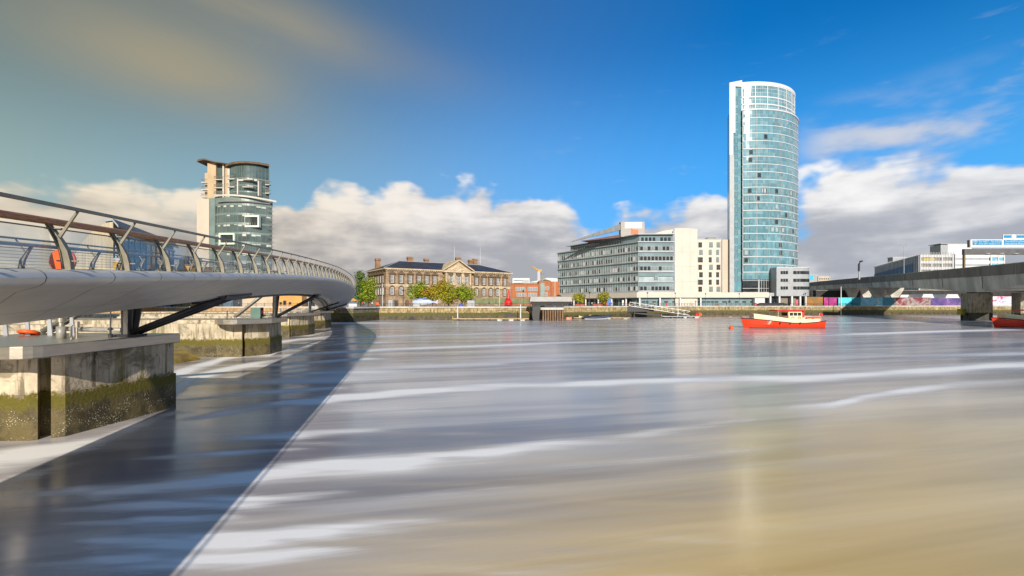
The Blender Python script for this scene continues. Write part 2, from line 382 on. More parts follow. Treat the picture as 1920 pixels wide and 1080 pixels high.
def interp(xs, ys, x):
    """monotone-ish cubic (Catmull-Rom on non-uniform knots)"""
    n = len(xs)
    if x <= xs[0]: return ys[0]+(ys[1]-ys[0])/(xs[1]-xs[0])*(x-xs[0])
    if x >= xs[-1]: return ys[-1]+(ys[-1]-ys[-2])/(xs[-1]-xs[-2])*(x-xs[-1])
    i = max(j for j in range(n) if xs[j] <= x); i = min(i, n-2)
    def sl(j):
        if j == 0: return (ys[1]-ys[0])/(xs[1]-xs[0])
        if j == n-1: return (ys[-1]-ys[-2])/(xs[-1]-xs[-2])
        a = (ys[j]-ys[j-1])/(xs[j]-xs[j-1]); b = (ys[j+1]-ys[j])/(xs[j+1]-xs[j]); ha = xs[j]-xs[j-1]; hb = xs[j+1]-xs[j]
        return (a*hb+b*ha)/(ha+hb)
    h = xs[i+1]-xs[i]; u = (x-xs[i])/h; m0, m1 = sl(i)*h, sl(i+1)*h
    return (2*u**3-3*u*u+1)*ys[i]+(u**3-2*u*u+u)*m0+(-2*u**3+3*u*u)*ys[i+1]+(u**3-u*u)*m1
# ------------------------------------------------------------------ ground, hills, water
QL = [(-900,160),(-260,160),(-120,154),(-57,155),(7,156),(40,181.5),(84,217),(162,228),(300,246),(900,330)]   # line of the quay edge
def ground():
    far = [(3500,6500),(-3500,6500)]
    mb = MB(); vs = [(x,y+.4,GR) for x,y in QL]+[(x,y,GR) for x,y in far]
    mb.add(vs, [tuple(range(len(vs)))])
    o = mb.build('ground', 'paving'); struct(o)
ground()
def hills():
    mb = MB(); n = 160; rows = 6; vs = []; fs = []
    prof = [(-1.6,85),(-.9,95),(-.55,150),(-.35,190),(-.2,150),(-.03,105),(.15,95),(.45,120),(.62,205),(.70,215),(.8,250),(.95,240),(1.1,270),(1.6,200)]
    for i in range(n+1):
        a = -1.6+3.2*i/n
        hgt = interp([p[0] for p in prof],[p[1] for p in prof],a)
        for j in range(rows+1):
            t = j/rows; D = 3300+1500*t
            z = GR+hgt*math.sin(t*PI/2)*(1+.10*mnoise.noise(Vector((a*9,t*2,0)))+.05*mnoise.noise(Vector((a*37,t*5,2))))
            vs.append((D*a, D, z if j else GR-1))
    for i in range(n):
        for j in range(rows):
            k = i*(rows+1)+j; fs.append((k,k+rows+1,k+rows+2,k+1))
    mb.add(vs, fs)
    m = mat('hill_land', (.19,.235,.24), .95, 0, .18, .004, col2=(.22,.25,.25))
    o = mb.build('hills', m, smooth=True); struct(o)
hills()
STREAKS = [  # photo polyline, half width (px), strength : long foam streaks lying on the current
 ([(180,922),(350,906),(510,886),(650,874),(760,866),(900,850),(1000,838),(1150,822),(1280,803),(1400,786),(1480,775)], [10,13,15,16,15,15,14,12,10,9,8], [.8,1,1,1,1,.95,.75,.5,.38,.3,.0]),
 ([(400,765),(520,755),(600,748),(680,741),(760,734),(850,727),(960,722),(1100,717),(1250,712),(1400,708),(1560,705),(1700,697),(1850,687),(1990,680)], [5,6,8,9,9,8,8,7,7,7,7,8,9,9], [.5,.75,.95,1,.95,.9,.75,.75,.8,.95,.9,.8,.75,.6]),
 ([(640,690),(720,689),(800,686),(930,682),(1010,679)], [3,4,5,4,3], [.2,.5,.6,.55,.1]),
 ([(620,661),(720,655),(800,652),(900,648),(1060,642),(1200,638),(1330,634)], [2.5]*7, [.3,.8,.8,.75,.6,.3,.1]),
 ([(1440,771),(1500,763),(1560,757),(1620,744),(1700,732),(1790,720),(1900,713)], [6,7,8,9,9,8,7], [.1,.7,.85,.85,.8,.55,.2]),
 ([(180,1020),(410,1008),(560,998),(700,985),(860,975)], [18,20,20,17,14], [.7,1,.95,.6,.15]),
 ([(520,640),(640,634),(720,631),(860,627),(1000,621),(1100,618)], [2]*6, [.3,.5,.5,.45,.4,.1]),
 ([(700,607),(900,606.5),(1200,606),(1390,606),(1545,605),(1700,604),(1850,602.5)], [1.1]*7, [.1,.25,.3,.35,.5,.65,.6]),
 ([(1480,632),(1600,626),(1750,621),(1850,619),(1980,616)], [2.4]*5, [.1,.6,.75,.7,.5]),
 ([(1560,660),(1700,668),(1850,664),(1980,660)], [4]*4, [.1,.4,.45,.5]),
 ([(900,690),(1100,687),(1300,684)], [3.5]*3, [.1,.3,.1]),
 ([(-200,880),(0,862),(110,842),(190,824),(262,796),(330,772)], [34,26,17,12,9,6], [.9,.95,.9,.8,.6,.5]),
 ([(-120,925),(60,890),(180,858)], [14,12,6], [.5,.5,.1]),
 ([(322,735),(360,712),(420,694),(480,681),(540,671),(610,660)], [14,9,7,6,4,3], [.9,1,.95,.7,.45,.2]),
 ([(326,707),(356,693),(395,680),(425,670),(452,667)], [12,9,7,5,3], [1,1,1,.9,.8]),
 ([(330,726),(430,708),(560,690),(640,678)], [4,4,3,2], [.6,.5,.4,.1]),
 ([(505,665),(522,656),(545,651),(575,646),(640,638)], [3.5,3,2.6,2.4,2], [.9,.9,.8,.75,.2]),
 ([(524,641),(560,636),(600,633),(640,629)], [2.4,2.2,2,1.6], [.8,.8,.6,.2]),
 ([(584,629),(610,622),(660,617)], [1.5,1.5,1.2], [.7,.6,.2]),
 ([(610,606),(700,605.5),(800,605)], [1.6,1.6,1.2], [.7,.6,.2]),
 ([(330,790),(420,772),(560,752)], [5,6,4], [.5,1,.6]),
 ([(120,955),(300,945),(480,935),(640,922)], [11,15,13,10], [.4,.9,.8,.3]),
 ([(60,1062),(260,1050),(470,1040),(700,1028)], [12,18,18,12], [.3,.9,1,.2]),
 ([(430,822),(560,815),(700,806)], [6,9,6], [.5,.9,.5]),
 ([(470,705),(600,698),(700,694)], [3,4,3], [.3,.6,.5]),
 ([(560,650),(640,645),(720,642)], [1.8,2,2], [.3,.6,.5]),
 ([(700,770),(900,764),(1150,760),(1350,752)], [5,6,6,5], [.1,.3,.3,.1]),
 ([(950,880),(1200,862),(1450,838),(1600,822)], [8,9,9,7], [.1,.35,.3,.1]),
 ([(250,860),(420,850),(560,842)], [4,6,5], [.3,.9,.5]),
 ([(340,750),(480,737),(620,728)], [3,4,4], [.4,.9,.6]),
 ([(90,985),(260,975),(430,967)], [6,8,7], [.3,.9,.6]),
 ([(440,690),(560,680),(690,672)], [2.5,3,3], [.4,.9,.7]),
 ([(500,668),(600,661),(710,657)], [2,2.4,2.4], [.4,.9,.7]),
 ([(30,930),(150,915),(260,908)], [7,9,6], [.3,.8,.3]),
 ([(640,798),(820,790),(980,782)], [5,6,5], [.0,.22,.0]),
 ([(560,945),(760,930),(960,915),(1150,905)], [10,12,12,10], [.1,.25,.22,.0]),
]
def foam_at(px, y):
    v = 0.
    w1 = mnoise.noise(Vector((px/260., y/55., 1.7)))+.5*mnoise.noise(Vector((px/90., y/22., 4.2)))
    w2 = mnoise.noise(Vector((px/130.+9, y/9., 8.1)))
    for P_, hw, st in STREAKS:
        if px < P_[0][0]-60 or px > P_[-1][0]+60: continue
        q = min(max(px, P_[0][0]), P_[-1][0])
        for i in range(len(P_)-1):
            if q <= P_[i+1][0]: break
        t = (q-P_[i][0])/(P_[i+1][0]-P_[i][0])
        yc = P_[i][1]+t*(P_[i+1][1]-P_[i][1]); h = hw[i]+t*(hw[i+1]-hw[i]); s = st[i]+t*(st[i+1]-st[i])
        d = (y-yc)/h+.40*w1
        end = max(0, 1-abs(px-q)/60)
        # crisper on the far side, trailing off on the near side
        g = math.exp(-(d*d)*(2.0 if d < 0 else .75))*s*end*(.85+.5*w2)
        v = max(v, g)+.25*min(v, g)
    return max(0, min(1, v))
def water():
    rows = [-40,-20,-8,0,4,6.5]; y = 1110.
    while y > 588:
        rows.append(H*F/(y-HOR)); y -= (3.2 if y > 760 else (2.0 if y > 660 else .9))
    rows += [280,330,420]
    cols = list(np.linspace(-3.2,-1.35,24)[:-1])+list(np.linspace(-1.35,1.35,330))+list(np.linspace(1.35,3.2,24)[1:])
    vs = []; fo = []
    for Y in rows:
        for a in cols:
            X = a*max(Y, 8.0); vs.append((X, Y, 0.))
            if Y > 6.5:
                px = 960+F*X/Y; yy = HOR+F*H/Y
                f = foam_at(px, yy) if -300 < px < 2200 else 0
                n = mnoise.noise(Vector((px/420., yy/26., 3.3)))+.6*mnoise.noise(Vector((px/200., yy/11., 6.6)))
                thin = max(0, n-.02)*.55*max(.25, min(1, 1.35-px/1500.))
                sv = (px-960)/960*.8+(yy-880)/230*.35+.16*n; sv = max(0, min(1, (sv+.45)/1.20)); tan_mix = sv*sv*(3-2*sv)*max(0, min(1, (yy-655)/160.))  # tan share grows towards the lower right of the view
                fo.append((max(f, thin), tan_mix, 0, 1))
            else: fo.append((0, .4, 0, 1))
    nc = len(cols); fs = [(i*nc+j, i*nc+j+1, (i+1)*nc+j+1, (i+1)*nc+j) for i in range(len(rows)-1) for j in range(nc-1)]
    me = bpy.data.meshes.new('water'); me.from_pydata(vs, [], fs)
    at = me.color_attributes.new('foam', 'FLOAT_COLOR', 'POINT'); at.data.foreach_set('color', np.array(fo, dtype=np.float32).ravel())
    m = bpy.data.materials.new('river_water'); m.use_nodes = True; t = NT(m.node_tree); b = t.n['Principled BSDF']
    a = t.new('ShaderNodeAttribute'); a.attribute_name = 'foam'; r, g, _ = t.sep(a.outputs['Color'])
    P = t.new('ShaderNodeNewGeometry').outputs['Position']
    rot = t.new('ShaderNodeMapping'); rot.inputs['Rotation'].default_value = (0,0,R(-14)); t.l.new(P, rot.inputs['Vector'])
    n1 = t.noise(t.vscale(rot.outputs[0], (.055, .9, 1)), 1.0, 6, .62, .6)       # silk streaks along the current
    n2 = t.noise(t.vscale(rot.outputs[0], (.03, .30, 1)), 1.0, 4, .55, .4)
    nf = t.noise(t.vscale(rot.outputs[0], (.10, 3.2, 1)), 1.0, 6, .68, .8)
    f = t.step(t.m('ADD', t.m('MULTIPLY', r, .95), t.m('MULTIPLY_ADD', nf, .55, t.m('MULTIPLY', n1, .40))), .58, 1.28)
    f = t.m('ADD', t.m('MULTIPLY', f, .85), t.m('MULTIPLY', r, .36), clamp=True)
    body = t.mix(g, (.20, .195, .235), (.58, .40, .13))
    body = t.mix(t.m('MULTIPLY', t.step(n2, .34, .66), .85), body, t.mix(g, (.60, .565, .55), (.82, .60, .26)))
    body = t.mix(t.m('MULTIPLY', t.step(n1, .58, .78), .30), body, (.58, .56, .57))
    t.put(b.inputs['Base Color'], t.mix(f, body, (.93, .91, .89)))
    t.put(b.inputs['Roughness'], t.m('MULTIPLY_ADD', f, .45, .185))
    b.inputs['IOR'].default_value = 1.33; b.inputs['Specular IOR Level'].default_value = .5
    bn = t.new('ShaderNodeBump'); bn.inputs['Strength'].default_value = .05; bn.inputs['Distance'].default_value = .3
    t.put(bn.inputs['Height'], n1); t.l.new(bn.outputs[0], b.inputs['Normal'])
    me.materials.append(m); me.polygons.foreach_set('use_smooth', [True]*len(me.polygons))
    o = bpy.data.objects.new('water', me); C.objects.link(o); struct(o)
water()
# ------------------------------------------------------------------ quay walls
M['sheet_pile'] = mat('sheet_pile', (.40,.25,.12), .85, 0, .35, .9, vec=(2.5,2.5,.12))
def wall_strip(name, pts, label, m='quay', z1=GR, th=1.2, coping=True, cat='wall'):
    mb = MB(); cpg = MB()
    for (x0,y0),(x1,y1) in zip(pts[:-1], pts[1:]):
        d = Vector((x1-x0,y1-y0)).normalized(); n = Vector((-d.y,d.x))*th
        mb.prism([(x0,y0),(x1,y1),(x1+n.x,y1+n.y),(x0+n.x,y0+n.y)], -2, z1-.32)
        f = Vector((d.y,-d.x))*.12
        cpg.prism([(x0+f.x,y0+f.y),(x1+f.x,y1+f.y),(x1+n.x*.9,y1+n.y*.9),(x0+n.x*.9,y0+n.y*.9)], z1-.318, z1+.06)
    root = thing(name, label, cat)
    mb.build('wall_face', m, root); cpg.build('coping', 'concrete', root); return root
wall_strip('quay_wall', [(-420,160),(-260,160),(-120,154),(-57,155)], 'tan sheet piled river wall of the left bank seen under the footbridge', M['sheet_pile'])
w = wall_strip('quay_wall', [(-43,155.2),(7,156)], 'weed stained masonry quay wall with round culvert mouth in front of the old stone building')
def arch(parent, x, y, z, r, sq, name):
    ring = MB(); n = 14
    o = [((r+.45)*math.cos(PI*k/n), (r*sq+.4)*math.sin(PI*k/n)) for k in range(n+1)]
    i = [(r*math.cos(PI*k/n), r*sq*math.sin(PI*k/n)) for k in range(n+1)]
    for k in range(n):
        ring.yprism([(x+o[k][0],z+o[k][1]),(x+o[k+1][0],z+o[k+1][1]),(x+i[k+1][0],z+i[k+1][1]),(x+i[k][0],z+i[k][1])], y-.12, y+.05)
    ro = ring.build(name, 'block_dark', parent)
    h = MB(); h.yprism([(x+p[0]*.99,z+p[1]*.99) for p in i], y-.05, y+.02); h.build('opening', 'black', ro)  # flat black half-disc painted in for the shade inside the arch
arch(w, GX(773,155.3), 155.3, .15, .95, 1.0, 'culvert_arch')
arch(w, GX(945,155.9), 155.9, 1.15, 3.9, .28, 'culvert_arch')
wall_strip('quay_wall', [(7,156),(40,181.5),(62,199.2)], 'weed stained quay wall behind the inflatable boat below the glass office')
wall_strip('quay_wall', [(62,199.2),(84,217),(128,223.2)], 'quay wall with brown weed band below the tall glass tower')
wall_strip('quay_wall', [(128,223.2),(162,228),(300,246),(420,262)], 'yellowish stone quay wall running under the road viaduct')
# bridge abutment on the far bank
def abutment():
    root = thing('bridge_abutment', 'stone abutment with bridge shade put into its colour at the far landing of the footbridge', 'abutment')
    mb = MB(); mb.prism([(-60,139),(-46,139),(-43,155.1),(-57,155)], -2, 3.9); mb.build('stone_block', 'block_dark', root)
    c = MB(); c.prism([(-60.4,138.6),(-45.7,138.6),(-42.6,155.0),(-57,155.2)], 3.903, 4.28); c.build('coping', 'concrete', root)
abutment()
# ------------------------------------------------------------------ footbridge
EY = [-22,0,8.26,13.7,22.8,31.9,44.4,50,57,64,76,90,106,122,138,153]
EX = [-.9,-5.62,-7.51,-8.76,-10.84,-12.93,-15.79,-17.12,-18.85,-20.85,-24.9,-30.0,-36.0,-42.0,-48.2,-54.2]
EZ = [4.75,5.30,5.80,6.12,6.63,7.06,7.47,7.52,7.46,7.26,6.85,6.3,5.7,5.15,4.8,4.6]
WD = 7.2
def edge(Y): return Vector((interp(EY,EX,Y), Y, interp(EY,EZ,Y)))
ES = []                                                       # samples by arc length
def sample_edge():
    s = 0; p = edge(-22); Y = -22; ES.append((0, p))
    while Y < 153:
        Y += .25; q = edge(Y); s += (Vector((q.x,q.y))-Vector((p.x,p.y))).length; p = q; ES.append((s, p))
sample_edge()
def at_s(s):
    lo, hi = 0, len(ES)-1
    while hi-lo > 1:
        md = (lo+hi)//2
        if ES[md][0] <= s: lo = md
        else: hi = md
    t = (s-ES[lo][0])/(ES[hi][0]-ES[lo][0]); p = ES[lo][1].lerp(ES[hi][1], t)
    a, b = ES[max(lo-6,0)][1], ES[min(hi+6,len(ES)-1)][1]
    d = Vector((b.x-a.x, b.y-a.y, 0)).normalized()
    return p, d, Vector((-d.y, d.x, 0))
def s_of_Y(Y): return next(s for s, p in ES if p.y >= Y)
S0 = s_of_Y(8.26); SEND = ES[-1][0]; SP = 1.868
PROF = [(.52,-.10),(.52,-.02),(.22,0),(.10,-.025),(.03,-.075),(0,-.14),(.02,-.21),(.09,-.27),(.22,-.32),(1.2,-.64),(2.4,-1.0),(3.3,-1.27),(3.8,-1.34),
        (4.6,-1.2),(5.2,-1.0),(6.1,-.64),(6.98,-.32),(7.11,-.27),(7.18,-.21),(7.2,-.14),(7.17,-.075),(7.1,-.025),(6.98,0),(6.68,-.02),(6.68,-.10)]
def soffit(o): return interp([p[0] for p in PROF[5:19]], [p[1] for p in PROF[5:19]], o)
def under(x, y):
    best = min(ES, key=lambda e: (e[1].x-x)**2+(e[1].y-y)**2); p, d, n = at_s(best[0])
    o = (Vector((x,y,0))-Vector((p.x,p.y,0))).dot(n); return p.z+soffit(max(.3, min(6.9, o)))
def line_on_deck(o, h, s0, s1, ds=.6):
    out = []; s = s0
    while True:
        p, d, n = at_s(min(s, s1)); out.append(p+n*o+Vector((0,0,h)))
        if s >= s1: break
        s += ds
    return out
def deck_mat():
    m = bpy.data.materials.new('deck_steel'); m.use_nodes = True; t = NT(m.node_tree); b = t.n['Principled BSDF']
    u, v, _ = t.sep(t.new('ShaderNodeUVMap').outputs[0])
    sl = t.m('MULTIPLY', t.m('MAXIMUM', t.m('SUBTRACT', v, .5), 0.), .95)
    q = t.m('DIVIDE', t.m('SUBTRACT', u, sl), SP)
    fr = t.m('ABSOLUTE', t.m('SUBTRACT', t.m('FRACT', q), .5))
    j1 = t.step(fr, .010, .004)
    j2 = t.step(t.m('ABSOLUTE', t.m('SUBTRACT', v, 2.2)), .014, .006)
    j = t.m('MAXIMUM', j1, j2)
    P = t.new('ShaderNodeNewGeometry').outputs['Position']
    n = t.noise(P, .8, 5, .6); n2 = t.noise(t.vscale(P, (.5,.5,6)), 1.2, 4)
    pn = t.new('ShaderNodeTexWhiteNoise', noise_dimensions='1D'); t.put(pn.inputs['W'], t.m('FLOOR', t.m('ADD', q, .5)))
    c = t.mix(t.step(n, .3, .7), (.56,.52,.46), (.66,.62,.55))
    c = t.mix(t.m('MULTIPLY', pn.outputs[0], .16), c, (.40,.39,.38))
    c = t.mix(t.step(n2, .55, .75, 0, .25), c, (.33,.30,.26))
    t.put(b.inputs['Base Color'], t.mix(j, c, (.05,.05,.05)))
    b.inputs['Roughness'].default_value = .38; b.inputs['Metallic'].default_value = .15
    M['deck_steel'] = m
deck_mat()
M['walkway'] = mat('walkway_surface', (.24,.21,.17), .8, 0, .15, .6)
def footbridge():
    root = thing('footbridge', 'long curved white steel footbridge with wooden handrail and glass parapet', 'footbridge')
    # deck shell
    cum = [0]
    for a, b in zip(PROF[5:], PROF[6:]): cum.append(cum[-1]+math.hypot(b[0]-a[0], b[1]-a[1]))
    vcoord = [-(5-i)*.12 for i in range(5)]+cum
    ss = []; s = 0
    while s < SEND: ss.append(s); s += .7
    ss.append(SEND); vs = []; uv = []
    for s in ss:
        p, d, n = at_s(s)
        for (o, z), c in zip(PROF, vcoord): vs.append(p+n*o+Vector((0,0,z))); uv.append((s-S0+SP*.0, c))
    k = len(PROF); fs = [(i*k+j, (i+1)*k+j, (i+1)*k+(j+1), i*k+(j+1)) for i in range(len(ss)-1) for j in range(k-1)]
    mb = MB(); mb.add(vs, fs); o = mb.build('deck', [M['deck_steel']], root)
    ul = o.data.uv_layers.new(name='UVMap'); idx = np.zeros(len(o.data.loops), dtype=np.int32); o.data.loops.foreach_get('vertex_index', idx)
    ul.data.foreach_set('uv', np.array(uv, dtype=np.float32)[idx].ravel()); smooth_angle(o, 40)
    w = MB(); a = line_on_deck(.53, -.085, 0, SEND); b = line_on_deck(6.67, -.085, 0, SEND)
    w.loft([[p, q] for p, q in zip(a, b)], close=False); w.build('walkway', 'walkway', root)
    for side in (0, 1):
        f = (lambda o: o) if side == 0 else (lambda o: WD-o)
        MB().tube(line_on_deck(f(.52), .83, 0, SEND), .062, 12).build('handrail', 'wood_rail' if side == 0 else M['grey_pipe'], root, True)
        MB().tube(line_on_deck(f(.10), 1.05, 0, SEND), .034, 8).build('top_rail', 'rail_steel', root, True)
        c = MB(); c.tube(line_on_deck(f(.49), .705, 0, SEND), .014, 6)
        if side == 1:
            for i in range(6): c.tube(line_on_deck(f(.28+.035*i), .08+.105*i, 0, SEND, 1.2), .006, 4)
        c.build('cable', 'rail_steel', root, True)
    # posts : curved blade + raking strut + spigots
    pm = MB()
    ctr = [(.25,-.02,.145),(.262,.14,.14),(.30,.32,.128),(.38,.50,.105),(.47,.66,.08),(.545,.785,.055)]
    for sgn in (-1, 1):
        pass
    out = [(x-w_/2, z) for x, z, w_ in ctr]; inn = [(x+w_/2, z) for x, z, w_ in ctr]
    for i in range(len(ctr)-1):
        pm.yprism([out[i], out[i+1], inn[i+1], inn[i]], -.018, .018)
        for y0, y1 in ((-.055, -.0181), (.0181, .055)):
            pm.yprism([inn[i], inn[i+1], (inn[i+1][0]-.022, inn[i+1][1]), (inn[i][0]-.022, inn[i][1])], y0, y1)
            pm.yprism([out[i], out[i+1], (out[i+1][0]+.022, out[i+1][1]), (out[i][0]+.022, out[i][1])], y0, y1)
    pm.yprism([(.40,.47),(.46,.47),(.118,1.03),(.082,1.03)], -.02, .02)
    pm.box(.10,.42,-.012,.012,.13,.155); pm.box(.33,.58,-.05,.05,.695,.715)
    me = pm.mesh('post', 'post_steel'); mirror = me.copy()
    co = np.zeros(len(mirror.vertices)*3, dtype=np.float32); mirror.vertices.foreach_get('co', co); co = co.reshape(-1,3); co[:,0] *= -1; mirror.vertices.foreach_set('co', co.ravel())
    mirror.flip_normals(); mirror.update()
    def place(me_, s, o):
        p, d, n = at_s(s); q = bpy.data.objects.new('post', me_); C.objects.link(q); q.parent = root
        q.location = p+n*o; q.rotation_euler = (0,0,math.atan2(n.y, n.x)); return q
    for kk in range(-3, 57): place(me, S0+kk*SP, 0)
    for kk in range(-2, 36): place(mirror, S0+kk*SP, WD)
    rest = MB(); kk = 57
    while S0+kk*SP < SEND-.5:
        for o in (0, WD):
            p, d, n = at_s(S0+kk*SP); sg = 1 if o == 0 else -1
            rest.tube([p+n*(o+sg*.25), p+n*(o+sg*.36)+Vector((0,0,.5)), p+n*(o+sg*.54)+Vector((0,0,.79))], [.07,.06,.03], 5)
            rest.tube([p+n*(o+sg*.42)+Vector((0,0,.47)), p+n*(o+sg*.10)+Vector((0,0,1.03))], .022, 4)
        kk += 1
    for kk in range(36, 57):
        p, d, n = at_s(S0+kk*SP)
        rest.tube([p+n*(WD-.25), p+n*(WD-.36)+Vector((0,0,.5)), p+n*(WD-.54)+Vector((0,0,.79))], [.07,.06,.03], 5)
        rest.tube([p+n*(WD-.42)+Vector((0,0,.47)), p+n*(WD-.10)+Vector((0,0,1.03))], .022, 4)
    ro = rest.build('post', 'post_steel', root); ro['kind'] = 'stuff'
    for kk in range(-3, 56):
        g = MB(); a0, a1 = S0+kk*SP+.07, S0+(kk+1)*SP-.07; secs = []
        for i in range(4):
            p, d, n = at_s(a0+(a1-a0)*i/3)
            secs.append([p+n*.40+Vector((0,0,.03)), p+n*.50+Vector((0,0,.69))])
        g.loft(secs, close=False); g.build('glass_panel', 'screen_glass', root)
    for o_, hz, rr in ((4.3,-1.42,.10),(5.0,-1.28,.08)):
        MB().tube(line_on_deck(o_, hz, s_of_Y(24), SEND, 1.2), rr, 8).build('service_pipe', 'dark_steel', root, True)
    # trusses under the deck, one frame over each pier
    for (bx, by, ds, ax, ay) in ((-17.7,22.2,4.2,-6.0,2.3),(-25.3,51.2,4.3,-3.8,-.8),(-34.7,82.3,4.6,-4,-1),(-40.3,104.3,4.0,-4,-1)):
        best = min(ES, key=lambda e: (e[1].x-bx)**2+(e[1].y-by)**2); _, d, n = at_s(best[0]); e = -n
        B = Vector((bx,by,3.74)); A = B+Vector((ax,ay,.1))
        c = B+e*.2; Cc = Vector((c.x,c.y,under(c.x,c.y)+.02))
        dd = B+e*ds; D = Vector((dd.x,dd.y,under(dd.x,dd.y)-.05))
        col = MB()
        for sg in (-1,1):
            col.tube([B+d*.22*sg+Vector((0,0,.0)), Cc+d*.55*sg], [.20,.26], 8)
        col.box(B.x-.45,B.x+.45,B.y-.5,B.y+.5,3.722,3.80); col.build('column', 'dark_steel', root)
        for sg in (-1,1):
            MB().tube([B+e*.25+d*.26*sg+Vector((0,0,.15)), D+d*.6*sg], .135, 10).build('strut', 'dark_steel', root, True)
            MB().tube([A+d*.3*sg, Cc-e*.3+d*.3*sg-Vector((0,0,.1))], .13, 10).build('strut', 'grey_pipe', root, True)
        MB().tube([A+Vector((0,0,.12)), B-e*.3+Vector((0,0,.25))], .12, 10).build('chord', 'grey_pipe', root, True)
        ch = MB(); c2 = Cc-Vector((0,0,.12)); ch.tube([c2, D-e*.05-Vector((0,0,.02))], .16, 8)
        for sg in (-1,1): ch.tube([D+d*.6*sg, D+d*3.2*sg+Vector((0,0,.18))], .11, 8)
        ch.tube([D-d*.9, D+d*.9], .17, 8); ch.build('crossbeam', 'dark_steel', root)
        MB().lathe([(.01,-.16),(.2,-.16),(.24,-.1),(.24,.1),(.2,.16),(.01,.16)], tuple(Cc+e*1.5+d*1.1-Vector((0,0,.42))), 14).build('floodlight', 'stainless', root, True)
footbridge()
def pier(body, cap, slot, back_x, label):
    c0, c1 = Vector(body[2]), Vector(body[1]); dv = (c1-c0).normalized(); iv = Vector((-dv.y,dv.x))*.7
    if slot is None: a, e = c0+dv*.22, c0+dv*.60
    else: a, e = c0+dv*.06, c0+dv*.50
    front = [body[0], body[1], tuple(e), tuple(e+iv), tuple(a+iv), tuple(a), body[2]]
    solid = front+list(body[3:])
    root = thing('bridge_pier', label, 'bridge pier', group='concrete weir piers carrying the footbridge')
    mb = MB(); mb.prism(solid, -2.5, 3.25)
    # lower plinth, a little proud
    pl = []
    cx = sum(p[0] for p in body)/len(body); cy = sum(p[1] for p in body)/len(body)
    for x, y in solid: pl.append((x+(.07 if x > cx else 0), y+(.06 if y > cy else -.06)))
    mb.prism(pl, -2.5, 1.72)
    mb.build('body', 'pier', root)
    c = MB(); c.prism(cap, 3.252, 3.72); co = c.build('steel_cap', 'stainless', root)
    bv = co.modifiers.new('bevel', 'BEVEL'); bv.width = .04; bv.segments = 2
    up = MB(); up.prism([(back_x, body[2][1]+.3), (body[3][0], body[3][1]+.3), body[4], (back_x, body[0][1])], 3.252, 3.62); up.build('upper_wall', 'pier', root)
    return root
pier([(-17.05,24.2),(-17.6,18.9),(-18.4,18.3),(-60,17.0),(-60,24.5)], [(-16.85,24.4),(-16.85,17.25),(-16.92,16.95),(-17.08,16.75),(-17.4,16.62),(-24.5,16.3),(-24.5,24.7)], None, -24.5, 'nearest weir pier with stainless cap and green weed under the footbridge')
pier([(-25.6,53.2),(-25.1,49.6),(-26.6,47.2),(-62,44.5),(-62,53)], [(-24.9,53.3),(-24.1,48.2),(-26,45.4),(-26.5,45.1),(-27.1,45.05),(-27.8,45.3),(-28.5,46),(-28.9,47),(-28.9,53.2)], (-26.75,46.75), -28.9, 'second weir pier along the footbridge, carrying the green cabinet')
pier([(-34.6,84),(-34.2,80.5),(-35.2,75.8),(-70,73),(-70,83.5)], [(-33.8,84.2),(-33.5,80),(-35,74.8),(-35.6,74.4),(-36.3,74.4),(-37.2,74.9),(-38,76),(-38.4,77.5),(-38.4,83.8)], (-35.3,75.2), -38.4, 'third weir pier along the footbridge, between the cabinet pier and the last pier')
pier([(-40,106),(-39.8,102),(-41.5,98.2),(-75,95),(-75,105.5)], [(-39.4,106.2),(-39.2,101.5),(-41,97.3),(-41.6,97),(-42.3,97),(-43.2,97.6),(-44,98.6),(-44.3,100),(-44.3,105.8)], (-41.7,97.7), -44.3, 'furthest small weir pier next to the dark abutment')
M['gate'] = mat('weed_steel', (.20,.115,.012), .42, 0, .5, .8, .3, 3, col2=(.26,.18,.03), vec=(1,.5,1))
def gate(y0, y1, cx, label):
    mb = MB(); n = 24; r = 2.75
    root = thing('weir_gate', label, 'weir gate')
    k = 5
    for i in range(k):
        a, b = y0+(y1-y0)*i/k+.04, y0+(y1-y0)*(i+1)/k-.04
        sec = [(cx+r*math.cos(t), -1.85+r*math.sin(t)) for t in [PI*j/n for j in range(n+1)]]
        g = MB(); g.yprism(sec, a, b); smooth_angle(g.build('gate_leaf', 'gate', root), 30)
    MB().tube([(cx,y0,-1.85),(cx,y1,-1.85)], 2.7, 20).build('drum', 'black', root)
gate(24.6, 44.9, -31.2, 'curved weir gate with brown weed, beside the nearest bridge pier')
gate(53.3, 73.6, -40.2, 'curved weir gate hidden low behind the cabinet pier')
